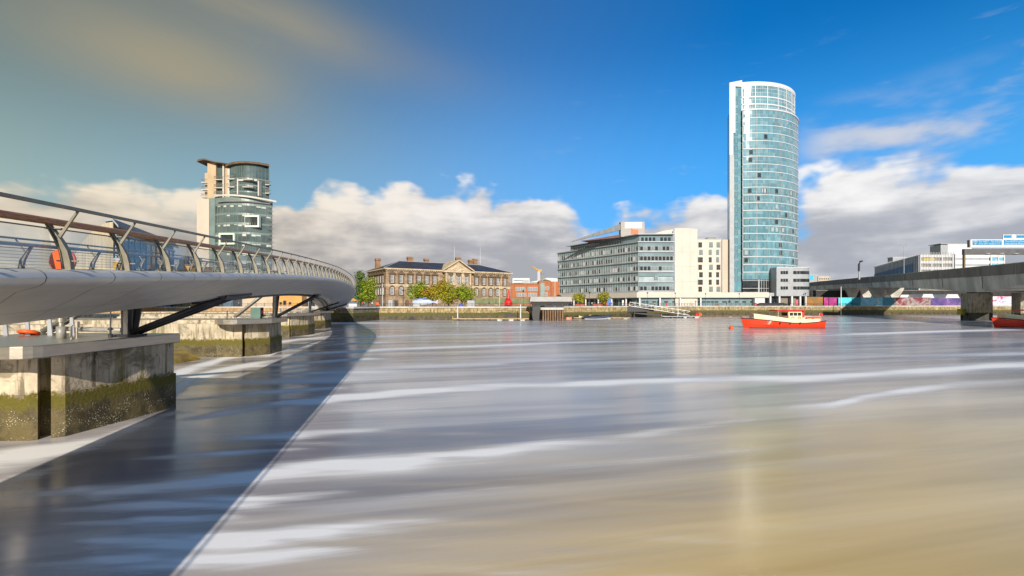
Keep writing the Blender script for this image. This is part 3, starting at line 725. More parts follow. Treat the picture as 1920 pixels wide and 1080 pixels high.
# fittings on the piers
def torus(mb, c, Rr, r, axis, n=24, k=8, m=0):
    c = Vector(c); ax = Vector(axis).normalized(); u = ax.orthogonal().normalized(); v = ax.cross(u)
    vs = []; fs = []
    for i in range(n):
        a = 2*PI*i/n; rd = u*math.cos(a)+v*math.sin(a)
        for j in range(k):
            b = 2*PI*j/k; vs.append(c+rd*(Rr+r*math.cos(b))+ax*r*math.sin(b))
    for i in range(n):
        for j in range(k): fs.append((i*k+j, ((i+1)%n)*k+j, ((i+1)%n)*k+(j+1)%k, i*k+(j+1)%k))
    mb.add(vs, fs, m); return mb
def on_pier():
    b = thing('mooring_bollard', 'stout grey bollard with bright steel head on the nearest pier', 'bollard', (-19.35,20.6,3.72), group='bollards on the nearest pier')
    MB().lathe([(.02,0),(.17,0),(.17,.52),(.02,.52)], n=18).build('base', 'grey_pipe', b, True)
    MB().lathe([(.02,.521),(.085,.521),(.085,.68),(.14,.70),(.14,.90),(.02,.90)], n=18).build('head', 'stainless', b)
    b2 = thing('mooring_bollard', 'short bright steel capped bollard behind the stout one', 'bollard', (-18.95,20.9,3.72), group='bollards on the nearest pier')
    MB().lathe([(.02,0),(.05,0),(.05,.45),(.10,.46),(.10,.72),(.02,.72)], n=16).build('head', 'stainless', b2)
    p = thing('service_post', 'thin bright steel post with cap at the pier edge', 'post', (-18.45,20.1,3.72))
    mb = MB(); mb.lathe([(.01,0),(.035,0),(.035,.55),(.045,.56),(.045,.60),(.01,.60)], n=12); mb.box(-.06,.06,-.06,.06,0,.03); mb.build('shaft', 'stainless', p, True)
    p2 = thing('valve_stand', 'dark valve stand on a thin rod beside the pipe', 'valve', (-17.9,21.4,3.72))
    mb = MB(); mb.tube([(0,0,0),(0,0,1.25)], .03, 8); mb.lathe([(.02,.0),(.09,0),(.09,.12),(.04,.15),(.04,.3),(.08,.32),(.08,.42),(.02,.44)], n=12); mb.tube([(-.14,0,.36),(.14,0,.36)], .025, 6); mb.build('stand', 'dark_steel', p2)
    l = MB(); torus(l, (0,0,0), .33, .085, (0,.25,1)); lo = l.build('lifebuoy', 'orange', None, True, (-22.75,22.6,3.86)); tag(lo, 'orange lifebuoy lying on the nearest pier', 'lifebuoy')
    r = thing('pier_railing', 'low railing of slanted grey plates and wires on the nearest pier', 'railing', (-25.0,22.6,3.62))
    for i in range(5):
        mb = MB(); mb.yprism([(i*1.05,0),(i*1.05+.24,0),(i*1.05+.14,.95),(i*1.05,.95)], -.03, .03); mb.build('plate', 'light_grey', r)
    for z in (.35,.6,.85): MB().tube([(-.5,0,z),(5,0,z)], .012, 6).build('wire', 'stainless', r)
    cb = thing('control_cabinet', 'green equipment cabinet with dark door on the second pier', 'cabinet', (-26.55,50.0,3.72))
    mb = MB(); mb.box(-.5,.5,-.32,.32,.12,1.12); mb.box(-.42,.42,-.26,.26,0,.119); mb.build('case', mat('cabinet_green', (.10,.17,.15), .5, 0, .12, 1), cb)
    MB().box(.503,.525,-.28,.28,.18,1.05).build('door', 'black', cb); d = MB(); d.box(.527,.535,-.08,.1,.5,.78); d.build('badge', 'red', cb)
    for i, (x, y, lab) in enumerate(((-27.9,47.0,'thin pale post at the front of the second pier'),(-36.6,76.0,'thin pale post at the front of the third pier'))):
        q = MB(); q.lathe([(.01,0),(.05,0),(.05,.75),(.09,.76),(.09,.88),(.01,.9)], n=10); o = q.build('service_post', 'stainless', None, True, (x,y,3.72)); tag(o, lab, 'post')
    for k, (x0,y0,lab) in enumerate(((-38.2,79,'low pipe rail on the third pier'),(-44,101,'low pipe rail on the furthest pier'))):
        q = thing('pipe_rail', lab, 'railing', (x0,y0,3.72))
        for z in (.35,.7): MB().tube([(0,0,z),(3.4,.6,z)], .05, 6).build('rail', 'light_grey', q)
        for i in range(4): MB().tube([(i*1.1,.2*i,0),(i*1.1,.2*i,.75)], .05, 6).build('upright', 'light_grey', q)
    # orange disc board on the far parapet of the bridge
    p, d, n = at_s(s_of_Y(18.45)); c = p+n*(WD-.9)
    ob = thing('lifebuoy_housing', 'round orange lifebuoy housing standing on the footbridge deck', 'lifebuoy housing', (c.x,c.y,p.z-.08))
    mb = MB(); mb.lathe([(.02,-.10),(.36,-.10),(.42,-.04),(.42,.04),(.36,.10),(.30,.12),(.02,.12)], (0,0,.42), 28, axis='y')
    o = mb.build('housing', 'orange', ob); smooth_angle(o, 40); o.rotation_euler = (0,0,.15)
    MB().box(-.06,.06,-.04,.04,0,.3).build('stand', 'grey_pipe', ob)
on_pier()
# ------------------------------------------------------------------ buildings
def frame(name, label, cat, x, y, ux, uy, z=GR, group=None):
    """local frame: x along the front (left to right as seen from the river), y into the building, z up"""
    return thing(name, label, cat, (x,y,z), math.atan2(uy,ux), group)
def move(o, x, y, s): o.location = (x, y, H+s*(GR-H)); o.scale = (s, s, s)
def window_proto(name, w, h, frame_mat, pane_mat, parent, loc, bars=(1,1), ft=.09, depth=.12, arched=False):
    fr = MB(); pn = MB()
    fr.box(-w/2,-w/2+ft,-depth,.02,0,h); fr.box(w/2-ft,w/2,-depth,.02,0,h); fr.box(-w/2+ft,w/2-ft,-depth,.02,0,ft); fr.box(-w/2+ft,w/2-ft,-depth,.02,h-ft,h)
    for i in range(1, bars[0]+1):
        x = -w/2+w*i/(bars[0]+1); fr.box(x-.03,x+.03,-depth*.8,.0,ft,h-ft)
    for i in range(1, bars[1]+1):
        z = h*i/(bars[1]+1); fr.box(-w/2+ft,w/2-ft,-depth*.7,.01,z-.03,z+.03)
    o = fr.build(name, frame_mat, parent, loc=loc)
    pn.box(-w/2+ft*.5,w/2-ft*.5,-.03,.05,ft*.5,h-ft*.5); pn.build('pane', pane_mat, o)
    return o
# ---- old stone building with pediment
def stone_building():
    L, D = 61.0, 26.0
    b = frame('stone_building', 'old two storey brown stone building with central pediment and slate hip roof', 'building', -52.4, 200, .8413, .5406)
    HE = 16.0
    w = MB(); w.box(0,L,0,D,4.0,HE-1.0); w.build('wall', 'sandstone', b)
    pl = MB(); pl.box(-.35,L+.35,-.35,D+.35,0,3.9); pl.box(-.45,L+.45,-.45,D+.45,3.903,4.2); pl.build('plinth', 'sandstone', b)
    s = MB(); s.box(-.3,L+.3,-.3,D+.3,8.75,9.25); s.box(-.18,L+.18,-.18,D+.18,8.2,8.747); s.build('string_course', 'pale_stone', b)
    c = MB(); c.box(-.35,L+.35,-.35,D+.35,HE-1.0,HE-.55); c.box(-1.1,L+1.1,-1.1,D+1.1,HE-.547,HE)
    for i in range(60): c.box(i*L/60+.3,i*L/60+.65,-.85,-.352,HE-.95,HE-.55)
    c.build('cornice', 'pale_stone', b)
    q = MB()
    for (x0,x1) in ((-.15,1.0),(L-1.0,L+.15)):
        for k in range(16):
            z = 4.25+k*.68
            if not (8.1 < z+.3 < 9.3): q.box(x0-(.12 if k%2 else 0),x1+(.3 if k%2 else 0),-.16,.1,z,z+.5)
    for k in range(16):
        z = 4.25+k*.68
        if not (8.1 < z+.3 < 9.3): q.box(-.16,.1,.102,1.1+(.4 if k%2 else 0),z,z+.5)
    q.build('quoins', 'sandstone', b)
    # hip roof
    r = MB(); o = 1.2; rz = HE+4.2; hx, hy = 10, D/2
    vs = [(-o,-o,HE),(L+o,-o,HE),(L+o,D+o,HE),(-o,D+o,HE),(hx,hy-1,rz),(L-hx,hy-1,rz),(L-hx,hy+1,rz),(hx,hy+1,rz)]
    r.add(vs, [(0,1,5,4),(1,2,6,5),(2,3,7,6),(3,0,4,7),(4,5,6,7)]); ro = r.build('roof', 'slate', b)
    rc = MB()
    for a_, b_ in ((0,4),(1,5),(4,5)): rc.tube([vs[a_], vs[b_]], .22, 6)
    rc.build('ridge_capping', 'light_grey', ro)
    for (x, y, ww, zt) in ((2.0,18,2.0,21.4),(16,15,2.4,22.6),(24,15,1.9,22.2),(40.5,15,2.4,23.6),(48.5,17,2.0,23.0),(51,17,2.2,23.6)):
        m = MB(); m.box(x-ww/2,x+ww/2,y-.8,y+.8,HE,zt-.9); m.box(x-ww/2-.25,x+ww/2+.25,y-1.05,y+1.05,zt-.897,zt-.45); m.box(x-ww/2-.1,x+ww/2+.1,y-.9,y+.9,zt-.447,zt)
        m.build('chimney', 'brick_brown', ro)
    # central block with pediment
    cb = MB(); x0, x1 = 26.2, 39.2; cb.box(x0,x1,-1.4,-.002,0,HE-1.0); cb.build('central_block', 'sandstone', b)
    pd = MB(); pd.yprism([(x0-.8,HE-.55),(x1+.8,HE-.55),((x0+x1)/2,HE+4.0)], -1.7, 9)
    pdo = pd.build('pediment', 'sandstone', b)
    rk = MB(); cx = (x0+x1)/2
    for sg in (-1,1):
        a = (cx+sg*(x1-x0+2.6)/2, HE-.35); e = (cx, HE+4.35)
        rk.yprism([a,(a[0],a[1]+.55),(e[0],e[1]+.55),e], -2.3, 9.2)
    rk.yprism([(x0-1.3,HE-1.0),(x1+1.3,HE-1.0),(x1+1.3,HE-.3),(x0-1.3,HE-.3)], -2.3, -1.0); rk.build('raking_cornice', 'pale_stone', pdo)
    tp = MB(); rnd = random.Random(3)
    tp.yprism([(x0+.6,HE-.25),(x1-.6,HE-.25),(cx,HE+3.3)], -1.78, -1.702)
    for i in range(46):
        t = rnd.uniform(-1,1); h = (1-abs(t))*3.1; zz = HE+rnd.uniform(0,1)*h*.85; xx = cx+t*5.2
        tp.lathe([(.02,-.25),(.25,-.15),(.3,0),(.2,.2),(.02,.28)], (xx,-1.9,zz), 6, axis='y')
    tp.build('relief', 'pale_stone', pdo)
    pils = MB()
    for x in (x0+.5, x0+3.9, x0+4.6, x1-4.6, x1-3.9, x1-.5): pils.box(x-.3,x+.3,-1.75,-1.39,9.3,15.0)
    pils.build('pilasters', 'pale_stone', b)
    # windows
    def hood(p, w):
        h = MB(); h.yprism([(-w/2-.75,3.6),(w/2+.75,3.6),(w/2+.75,3.9),(0,4.95),(-w/2-.75,3.9)], -.75, -.0)
        h.box(-w/2-.5,-w/2-.02,-.36,0,0,3.59); h.box(w/2+.02,w/2+.5,-.36,0,0,3.59); h.box(-w/2-.5,w/2+.5,-.45,0,-.35,-.02); h.box(-w/2-.019,w/2+.019,-.28,0,3.2,3.59)
        h.build('surround', 'dark_stone', p)
    def archs(p, w):
        h = MB(); n = 10
        for k in range(n):
            a0, a1 = PI*k/n, PI*(k+1)/n; ri, ro_ = w/2+.02, w/2+.5
            h.yprism([(ri*math.cos(a0),2.6+ri*math.sin(a0)),(ro_*math.cos(a0),2.6+ro_*math.sin(a0)),(ro_*math.cos(a1),2.6+ro_*math.sin(a1)),(ri*math.cos(a1),2.6+ri*math.sin(a1))], -.28, 0)
        h.box(-w/2-.4,-w/2-.02,-.22,0,0,2.6); h.box(w/2+.02,w/2+.4,-.22,0,0,2.6); h.box(-w/2-.45,w/2+.45,-.35,0,-.3,-.02)
        h.build('surround', 'dark_stone', p)
    M['win_white'] = mat('window_white', (.72,.72,.70), .5, 0, .05, 1)
    M['win_blind'] = glass_mat('window_blind_glass', (.22,.22,.22), .12, .35, .3)
    xs = [2.46,6.4,10.4,14.3,17.9,21.7,42.5,46.5,50.2,54.0,58.0]
    up = window_proto('window', 1.5, 3.2, 'win_white', 'win_blind', b, (xs[0],-.06,9.9), (1,1), .12); hood(up, 1.5)
    lo = window_proto('window', 1.45, 2.9, 'win_white', 'win_blind', b, (xs[0],-.06,4.9), (1,1), .12); archs(lo, 1.45)
    for x in xs[1:]: cp(up, b, (x,-.06,9.9)); cp(lo, b, (x,-.06,4.9))
    ct = window_proto('window', 1.9, 4.6, 'win_white', 'win_blind', b, (28.9,-1.46,9.8), (1,2), .14); n = MB(); n.lathe([(.05,-.3),(1.15,-.3),(1.2,.2),(.05,.2)], (0,-.05,4.6), 16, axis='y'); n.build('surround', 'dark_stone', ct)
    for x in (32.7, 36.5): cp(ct, b, (x,-1.46,9.8))
    for x in (28.9, 32.7, 36.5): cp(lo, b, (x,-1.46,4.9))
    for y in (3.2,6.6,10.0,13.4,16.8,20.2,23.4):
        for z, pr in ((9.9,up),(4.9,lo)): cp(pr, b, (-.06,y,z), -PI/2)
    for x, z0, h in ((4.2,0,2.6),(9,0,2.6)):
        d = MB(); d.box(x-.9,x+.9,-.42,-.36,0,h); d.build('door', 'dark_stone', b)
    for i, x in enumerate((12.9, 25.6, 39.9, 52.1)): MB().tube([(x,-.35,4),(x,-.35,15.2)], .09, 6).build('downpipe', 'black', b)
    f = thing('flagpole', 'tall white flagpole above the slate roof by the paired chimneys', 'flagpole', (GX(898,232),232+10,GR+HE+3)); MB().tube([(0,0,0),(0,0,10.5)], [.12,.05], 8).build('pole', 'white', f); MB().lathe([(.02,0),(.14,.1),(.02,.25)], (0,0,10.5), 8).build('finial', 'white', f)
    f = thing('flagpole', 'thin white flagpole above the pediment apex', 'flagpole', (GX(850,220),224,GR+HE+3)); MB().tube([(0,0,0),(0,0,8.6)], [.12,.05], 8).build('pole', 'white', f); MB().lathe([(.02,0),(.14,.1),(.02,.25)], (0,0,8.6), 8).build('finial', 'white', f)
stone_building()
# ---- glass office with cream stair block
def glass_office():
    b = frame('office_block', 'wide teal glass office block with cream end wall and raked upper storey', 'office building', 0, 0, 1, 0); move(b, 60.6, 230, 1.15)
    LD = Vector((-29.3,45,0)).normalized(); LL = 53.7; LN = Vector((-LD.y,LD.x,0))
    ang = math.atan2(LD.y, LD.x)                          # along the long side, away from the corner
    lw = bpy.data.objects.new('river_wing', None); 
    FZ0 = 5.95; FH = 4.17; NF = 5
    # long side frame: x from the far end to the corner, y inwards
    def LP(s, y, z): p = LD*s+Vector((LD.y,-LD.x,0))*y; return (p.x,p.y,z)
    foot = [(0.,0.),(14.8,0.),(14.8,40.),(LD.x*LL,LD.y*LL)]
    core = MB(); core.prism([(.3,.5),(14.5,.5),(14.5,40),(LD.x*LL+.6,LD.y*LL)], 3.4, FZ0+FH*NF-.3); core.build('core', 'office_pale', b)
    rnd = random.Random(11)
    for k in range(NF):
        z = FZ0+FH*k
        # slab ledge, spandrel and a window strip for each storey, round both fronts
        sl = MB(); ov = .55
        a0 = LP(LL,-ov,0); a1 = (-.35,-ov); a2 = (14.8,-ov)
        sl.prism([a2[:2],(14.8,.4),(.2,.4),LP(LL,.4,0)[:2],a0[:2],a1], z-.22, z+.05); sl.build('floor_ledge', 'light_grey', b)
        sp = MB(); sp.box(.05,14.8,.0,.45,z+2.35,z+FH-.225)
        p = [LP(0,0,0)[:2],LP(LL,0,0)[:2],LP(LL,.45,0)[:2],LP(.3,.45,0)[:2]]; sp.prism(p, z+2.35, z+FH-.225)
        if k: pass
        sp.build('spandrel', 'office_glass', b)
        lp = MB(); lp.box(.05,14.8,.02,.45,z+.06,z+.55); lp.prism([LP(0,.02,0)[:2],LP(LL,.02,0)[:2],LP(LL,.45,0)[:2],LP(.3,.45,0)[:2]], z+.06, z+.55); lp.build('apron', 'office_pale', b)
        mu = MB()
        for i in range(37):
            s = i*LL/36.0
            q = [LP(s-.06,-.12,0)[:2],LP(s+.06,-.12,0)[:2],LP(s+.06,.02,0)[:2],LP(s-.06,.02,0)[:2]]; mu.prism(q, z+.06, z+FH-.25)
        mo = mu.build('mullions', 'office_pale', b)
    # individual windows: the front face and the nearer half of the long side are separate parts, the rest one mass
    wmats = ['dark_glass','pale_glass','dark_glass','office_pale','pale_glass']
    protos = {}
    def win(parent, loc, rz, mt, w=1.15, h=1.75):
        key = (mt, w, h)
        if key not in protos:
            g = MB(); g.box(-w/2,w/2,-.05,.1,0,h); f = MB(); t_ = .07
            f.box(-w/2-t_,-w/2,-.09,.1,-t_,h+t_); f.box(w/2,w/2+t_,-.09,.1,-t_,h+t_); f.box(-w/2,w/2,-.09,.1,-t_,0); f.box(-w/2,w/2,-.09,.1,h,h+t_)
            g2 = MB(); g2.v, g2.f, g2.mi = g.v+f.v, g.f+[tuple(i+len(g.v) for i in q) for q in f.f], [0]*len(g.f)+[1]*len(f.f)
            protos[key] = g2.mesh('window', [mt, 'white'])
        o = bpy.data.objects.new('window', protos[key]); C.objects.link(o); o.parent = parent; o.location = loc; o.rotation_euler = (0,0,rz); return o
    cnt = 0; rest = MB()
    for k in range(NF):
        z = FZ0+FH*k+.58
        for i in range(9):
            if k == 1 and i not in (4,): continue
            win(b, (1.25+i*1.56,.0,z), 0, 'dark_glass' if rnd.random() < .62 else 'pale_glass', 1.25); cnt += 1
    order = [(i,k) for i in range(36) for k in range(NF)]
    for i, k in order:
        s = (i+.5)*LL/36; z = FZ0+FH*k+.58; mt = wmats[rnd.randrange(5)] if rnd.random() < .8 else 'white'
        p = LP(s, 0, z)
        if cnt < 100: win(b, p, ang+PI, mt, 1.0); cnt += 1
        else:
            mi = {'dark_glass':0,'pale_glass':1,'office_pale':2,'white':3}[mt]
            q = [LP(s-.5,-.05,0)[:2],LP(s+.5,-.05,0)[:2],LP(s+.5,.1,0)[:2],LP(s-.5,.1,0)[:2]]; rest.prism(q, z, z+1.75, mi)
            for e in (-.57,.5): rest.prism([LP(s+e,-.09,0)[:2],LP(s+e+.07,-.09,0)[:2],LP(s+e+.07,.1,0)[:2],LP(s+e,.1,0)[:2]], z, z+1.75, 3)
    ro = rest.build('window', ['dark_glass','pale_glass','office_pale','white'], b); ro['kind'] = 'stuff'
    # parapet ledge and raked top storey
    zt = FZ0+FH*NF
    sl = MB(); sl.prism([(14.8,-.6),(14.8,.5),(.2,.5),LP(LL,.5,0)[:2],LP(LL,-.6,0)[:2],(-.4,-.6)], zt-.22, zt+.2); sl.build('roof_ledge', 'light_grey', b)
    up = MB(); up.prism([(.6,1.0),(14.6,1.0),(14.6,30),LP(LL*.84,1.2,0)[:2]], zt-.2, [zt+3.0,zt+3.1,zt+3.0,zt+2.6]); up.build('upper_storey', 'office_glass', b)
    rf = MB(); rf.prism([(-.4,-.5),(15,-.5),(15,32),LP(LL*.87,-.4,0)[:2]], [zt+3.02,zt+3.12,zt+3.02,zt+2.6], [zt+3.35,zt+3.5,zt+3.3,zt+2.85]); rf.build('roof', 'light_grey', b)
    for i in range(26):
        uw = MB(); s = 1.5+i*1.62; uw.prism([LP(s-.5,1.08,0)[:2],LP(s+.5,1.08,0)[:2],LP(s+.5,1.4,0)[:2],LP(s-.5,1.4,0)[:2]], zt+.35, zt+1.7); uw.build('upper_window', 'dark_glass', b)
    for i in range(8):
        if i != 4: uw = MB(); uw.box(1.4+i*1.6,2.5+i*1.6,.93,1.3,zt+.5,zt+2.0); uw.build('upper_window', 'dark_glass', b)
    # cream stair block with curved top
    st = MB(); pts = [(15.0-7.8,zt+3.4)]+[(15.0-7.8+i*1.3, zt+3.45+2.2*math.sin(i/6*PI/2)) for i in range(1,7)]+[(24.2,zt+5.3),(24.2,0),(15.0,0),(15.0,zt+3.4)]
    st.sprism([(15.0,0),(24.4,0),(24.4,zt+5.25),(20,zt+5.6),(15.0,zt+5.6)], -.5, 22, .40); st.build('stair_block', 'cream_panel', b)
    sw = MB(); sw.yprism([(6.5,zt+3.5),(14.98,zt+3.5),(14.98,zt+5.5),(11,zt+4.9)], 2, 14); sw.build('plant_room', 'cream_panel', b)
    jt = MB()
    for z in (10.2,16.4,22.5): jt.box(15.0,24.4,-.51,-.495,z,z+.05)
    for x in (18.1,21.3): jt.box(x,x+.04,-.51,-.495,4,zt+5)
    jt.build('panel_joints', 'concrete_dark', b)
    # podium: cream fascia over glazed ground floor with white columns
    fa = MB(); E = 53.5
    fa.prism([(E,-1.6),(E,3),(.8,3),LP(LL,3,0)[:2],LP(LL,-1.6,0)[:2],(-1.1,-1.6)], 3.55, FZ0-.24); fa.build('fascia', 'cream_panel', b)
    gf = MB(); gf.prism([(E-2,.2),(E-2,8),(1.6,8),LP(LL,4,0)[:2],LP(LL,.3,0)[:2],(.1,.2)], 0, 3.54); gf.build('ground_floor_glazing', 'office_glass', b)
    gw = MB(); rnd = random.Random(4); x = 1.5
    while x < E-4:
        w = rnd.choice((1.2,1.6,2.0)); 
        if x%9 > 1.2: gw.box(x,x+w,.12,.3,1.5,2.05)
        x += w+rnd.choice((.3,.35,1.6))
    for i in range(12): s = 4+i*3.9; gw.prism([LP(s,.2,0)[:2],LP(s+2.6,.2,0)[:2],LP(s+2.6,.5,0)[:2],LP(s,.5,0)[:2]], .2, 3.0)
    gw.build('ground_floor_windows', 'dark_glass', b)
    for x in (.2,8.6,17.0,25.5): c = MB(); c.box(x-.28,x+.28,-1.3,-.8,0,3.55); c.build('column', 'white', b)
    for i in range(6): p = LP(6+i*8.5,-1.0,0); c = MB(); c.box(p[0]-.28,p[0]+.28,p[1]-.25,p[1]+.25,0,3.55); c.build('column', 'white', b)
    k = MB(); k.box(47.5,51.6,-2.0,.19,0,3.3); k.build('entrance_box', 'white', b)
    # roof top sign board and screens
    sg = thing('roof_billboard', 'grey billboard with blank white panel and orange emblem on the office roof', 'billboard'); move(sg, 60.6, 230, 1.15); sg.location.z += zt*1.15
    m = MB(); m.box(-6.0,4.2,6,9.5,3.0,9.4); m.build('board', mat('board_grey', (.36,.34,.32), .7, 0, .08, .5), sg)
    p = MB(); p.box(-4.2,3.0,5.93,5.99,6.7,9.1); p.build('white_panel', mat('sign_white', (.86,.86,.86), .6, 0, .02, 1), sg)
    e = MB(); e.box(-1.7,1.5,5.88,5.98,4.15,6.05); e.yprism([(-1.7,6.05),(-.2,6.05),(-1.7,6.75)], 5.88, 5.98); e.build('emblem', 'orange', sg)
    sc = thing('roof_screen', 'sloping slatted screen and dark red plant wall beside the roof billboard', 'screen'); move(sc, 60.6, 230, 1.15); sc.location.z += zt*1.15
    a = Vector((-6.0,6.5,8.6)); c = Vector((-25.5,24,3.2))
    s = MB(); s.add([a,c,c+Vector((0,0,-.2)),a+Vector((0,0,-2.6))], [(0,1,2,3)]); s.add([a+Vector((.3,.4,0)),c+Vector((.3,.4,0)),c+Vector((.3,.4,-.2)),a+Vector((.3,.4,-2.6))], [(0,1,2,3)])
    s.build('slats', mat('louvre', (.36,.37,.39), .5, .2, .25, 2.5, vec=(3,3,.1)), sc)
    s = MB(); s.prism([(-6.0,7.2),(-21,20),(-16,26),(-6,16)], 2.9, [4.1,3.05,3.05,4.1]); s.build('plant_wall', mat('plum_panel', (.22,.13,.13), .7, 0, .15, 1), sc)
glass_office()
# ---- cream hotel slab between office and tower
def hotel():
    b = frame('hotel_block', 'narrow cream rendered block with scattered dark windows beside the glass tower', 'apartment building', 0, 0, 1, 0); move(b, GX(1306.5,222)*1.07, 222*1.07, 1.07)
    k = 222/900.; hgt = GZ(449,222)-GR
    w = MB(); w.box(0,11.3,0,20,0,hgt); w.build('wall', 'cream_panel', b)
    w = MB(); w.sbox(11.32,16.6,-1.2,20,0,hgt-.2,.47); w.build('end_wall', 'cream', b)
    w = MB(); w.box(3,10,4,12,hgt,hgt+.9); w.box(7,11,5,10,hgt+.903,hgt+1.6); w.build('plant_room', 'concrete_dark', b)
    w = MB(); w.box(-.1,11.4,-.15,20,hgt,hgt+.35); w.build('parapet', 'light_grey', b)
    rows = [(458,1),(472,2),(486,0),(500,1),(514,2),(528,0),(541,1)]
    protos = {}
    def win(x, z, ww, mt):
        key = (ww, mt)
        if key not in protos:
            o = window_proto('window', ww, 2.4, 'concrete_dark', mt, b, (x,-.03,z), (1,1), .08, .1); protos[key] = o
        else: cp(protos[key], b, (x,-.03,z))
    rnd = random.Random(5)
    for y, ph in rows:
        z = GZ(y+6,222)-GR
        for i, x in enumerate((1.9,6.2,9.6)):
            xx = x+(.0 if ph != 1 else .35 if i else -.35)
            win(xx, z, 1.7 if i == 0 or ph == 1 else 1.35, 'dark_glass' if rnd.random() < .65 else 'pale_glass')
        if ph == 0: win(.6+.2, z, .6, 'dark_glass')
hotel()
# ---- round glass tower
def glass_tower():
    cx, cy = 100.2, 222.0; R1, R0 = 27.6, 26.4
    b = thing('glass_tower', 'tall round teal glass tower with white floor bands', 'skyscraper'); move(b, 120.24, 266.4, 1.2)
    A0, A1 = R(-103.5), R(8)
    def arc(r, a0, a1, n): return [(r*math.cos(a0+(a1-a0)*i/n), r*math.sin(a0+(a1-a0)*i/n)) for i in range(n+1)]
    ztop = GZ(152,195)-GR; zset = GZ(206.5,195)-GR; n0 = 22; FH = 3.13; zlow = zset-n0*FH
    n = 44
    bays = 10
    def ring(r, z0, z1, r2): return arc(r, A0, A1, n)+arc(r2, A0, A1, n)[::-1]
    for k in range(n0):
        z = zlow+k*FH
        g = MB(); g.prism(ring(R1, 0, 0, R1-.6), z+.0, z+FH); o = g.build('glazing', 'teal_glass', b)
        bd = MB(); bd.prism(ring(R1+.14, 0, 0, R1-.02), z+FH-.22, z+FH+.02); bd.build('floor_band', 'white', b)
        m = MB()
        for i in range(bays*5+1):
            a = A0+(A1-A0)*i/(bays*5); big = i%5 == 0; w = .09 if big else .025
            if big or k > 9: 
                c = Vector((math.cos(a), math.sin(a), 0)); t = Vector((-c.y,c.x,0)); r1 = R1+(.16 if big else .04)
                q = [c*(R1-.02)-t*w, c*r1-t*w, c*r1+t*w, c*(R1-.02)+t*w]; m.prism([p.xy for p in q], z+.03, z+FH-.43)
        if k > 9: m.prism(ring(R1+.035, 0, 0, R1-.02), z+1.2, z+1.28)
        m.build('mullions', 'light_grey', b)
    # set back crown
    zz = [zset, zset+2.4, zset+5.1, zset+9.6, ztop-1.2]
    zz = [zset+.02, zset+(ztop-zset)*.25, zset+(ztop-zset)*.50, zset+(ztop-zset)*.9]
    for k in range(3):
        g = MB(); g.prism(ring(R0, 0, 0, R0-.6), zz[k], zz[k+1]); g.build('glazing', 'teal_glass', b)
        bd = MB(); bd.prism(ring(R0+.16, 0, 0, R0-.02), zz[k+1]-.45, zz[k+1]+.02); bd.build('floor_band', 'white', b)
        m = MB()
        for i in range(bays*5+1):
            a = A0+(A1-A0)*i/(bays*5); big = i%5 == 0; w = .17 if big else .03; r1 = R0+(.18 if big else .04)
            c = Vector((math.cos(a), math.sin(a), 0)); t = Vector((-c.y,c.x,0))
            m.prism([p.xy for p in (c*(R0-.02)-t*w, c*r1-t*w, c*r1+t*w, c*(R0-.02)+t*w)], zz[k]+.03, zz[k+1]-.46)
        for f in ((.33,.66) if k == 2 else (.5,)): m.prism(ring(R0+.035, 0, 0, R0-.02), zz[k]+(zz[k+1]-zz[k])*f, zz[k]+(zz[k+1]-zz[k])*f+.09)
        m.build('mullions', 'white', b)
    cr = MB(); cr.prism(arc(R0+.25, A0, A1, n)+[(4,4)], zz[3]+.02, ztop); cr.build('crown', 'white', b)
    sh = MB(); sh.prism(arc(R1+.3, A0, A1, n)+[(4,4)], zset-.1, zset+.35); sh.build('shoulder', 'white', b)
    bk = MB(); bk.prism(arc(R1-.7, A0, A1, n)+[(9,20),(3,8)], 0, zset-.12); bk.prism(arc(R0-.7, A0, A1, n)+[(9,18),(3,8)], zset-.11, zz[3]); bk.build('core', 'teal_glass', b)
    # opening windows scattered over the glass
    rnd = random.Random(21); protos = []
    for mt in ('dark_glass','teal_glass','white','office_pale'):
        q = MB(); f = .06; q.box(-.65,.65,-.10,.0,0,1.7, 0)
        for bx in ((-.72,-.65,0,1.7),(.65,.72,0,1.7)): q.box(bx[0],bx[1],-.14,.0,bx[2],bx[3],1)
        q.box(-.72,.72,-.14,0,-.07,0,1); q.box(-.72,.72,-.14,0,1.7,1.77,1); protos.append(q.mesh('opening_window', [mt,'concrete_dark']))
    def ow(k, a, mi):
        o = bpy.data.objects.new('opening_window', protos[mi]); C.objects.link(o); o.parent = b
        o.location = ((R1+.02)*math.cos(a), (R1+.02)*math.sin(a), zlow+k*FH+.75); o.rotation_euler = (0,0,a+PI/2)
    for k in range(1,12):
        for bay in range(6):
            for e in (.25,.62):
                r_ = rnd.random()
                if r_ < .62: ow(k, A0+(A1-A0)*(bay+e)/bays, 1 if r_ < .48 else 3 if r_ < .58 else 0)
    for k, f, mi in ((11,.5,0),(11,1.55,2),(10,1.1,0),(18,1.7,0),(13,1.2,0),(16,.6,0),(15,.55,0),(4,3.0,0),(3,3.05,0)): ow(k, A0+(A1-A0)*f/bays, mi)
    # flat flank on the left: white fin above, grey below, with a strip of windows
    ux = Vector((-.985,.10)).normalized()
    p0 = Vector(arc(R1, A0, A1, n)[0]); x0 = -11.6; x1 = p0.x; yf = p0.y+.4
    ft = GZ(163,199)-GR
    f = MB(); f.sbox(x0,x0+1.6,yf,yf+14,zset-18,ft-1.2,.5); f.yprism([(x0,ft-1.21),(x0+1.6,ft-1.21),(x1,ft-1.5),(x1,ft+1.2),(x0,ft+.2)], yf, yf+.8); f.sbox(x0+1.61,x0+2.4,yf,yf+1,zset-9,ft-1.22,.5); f.build('fin', 'white', b)
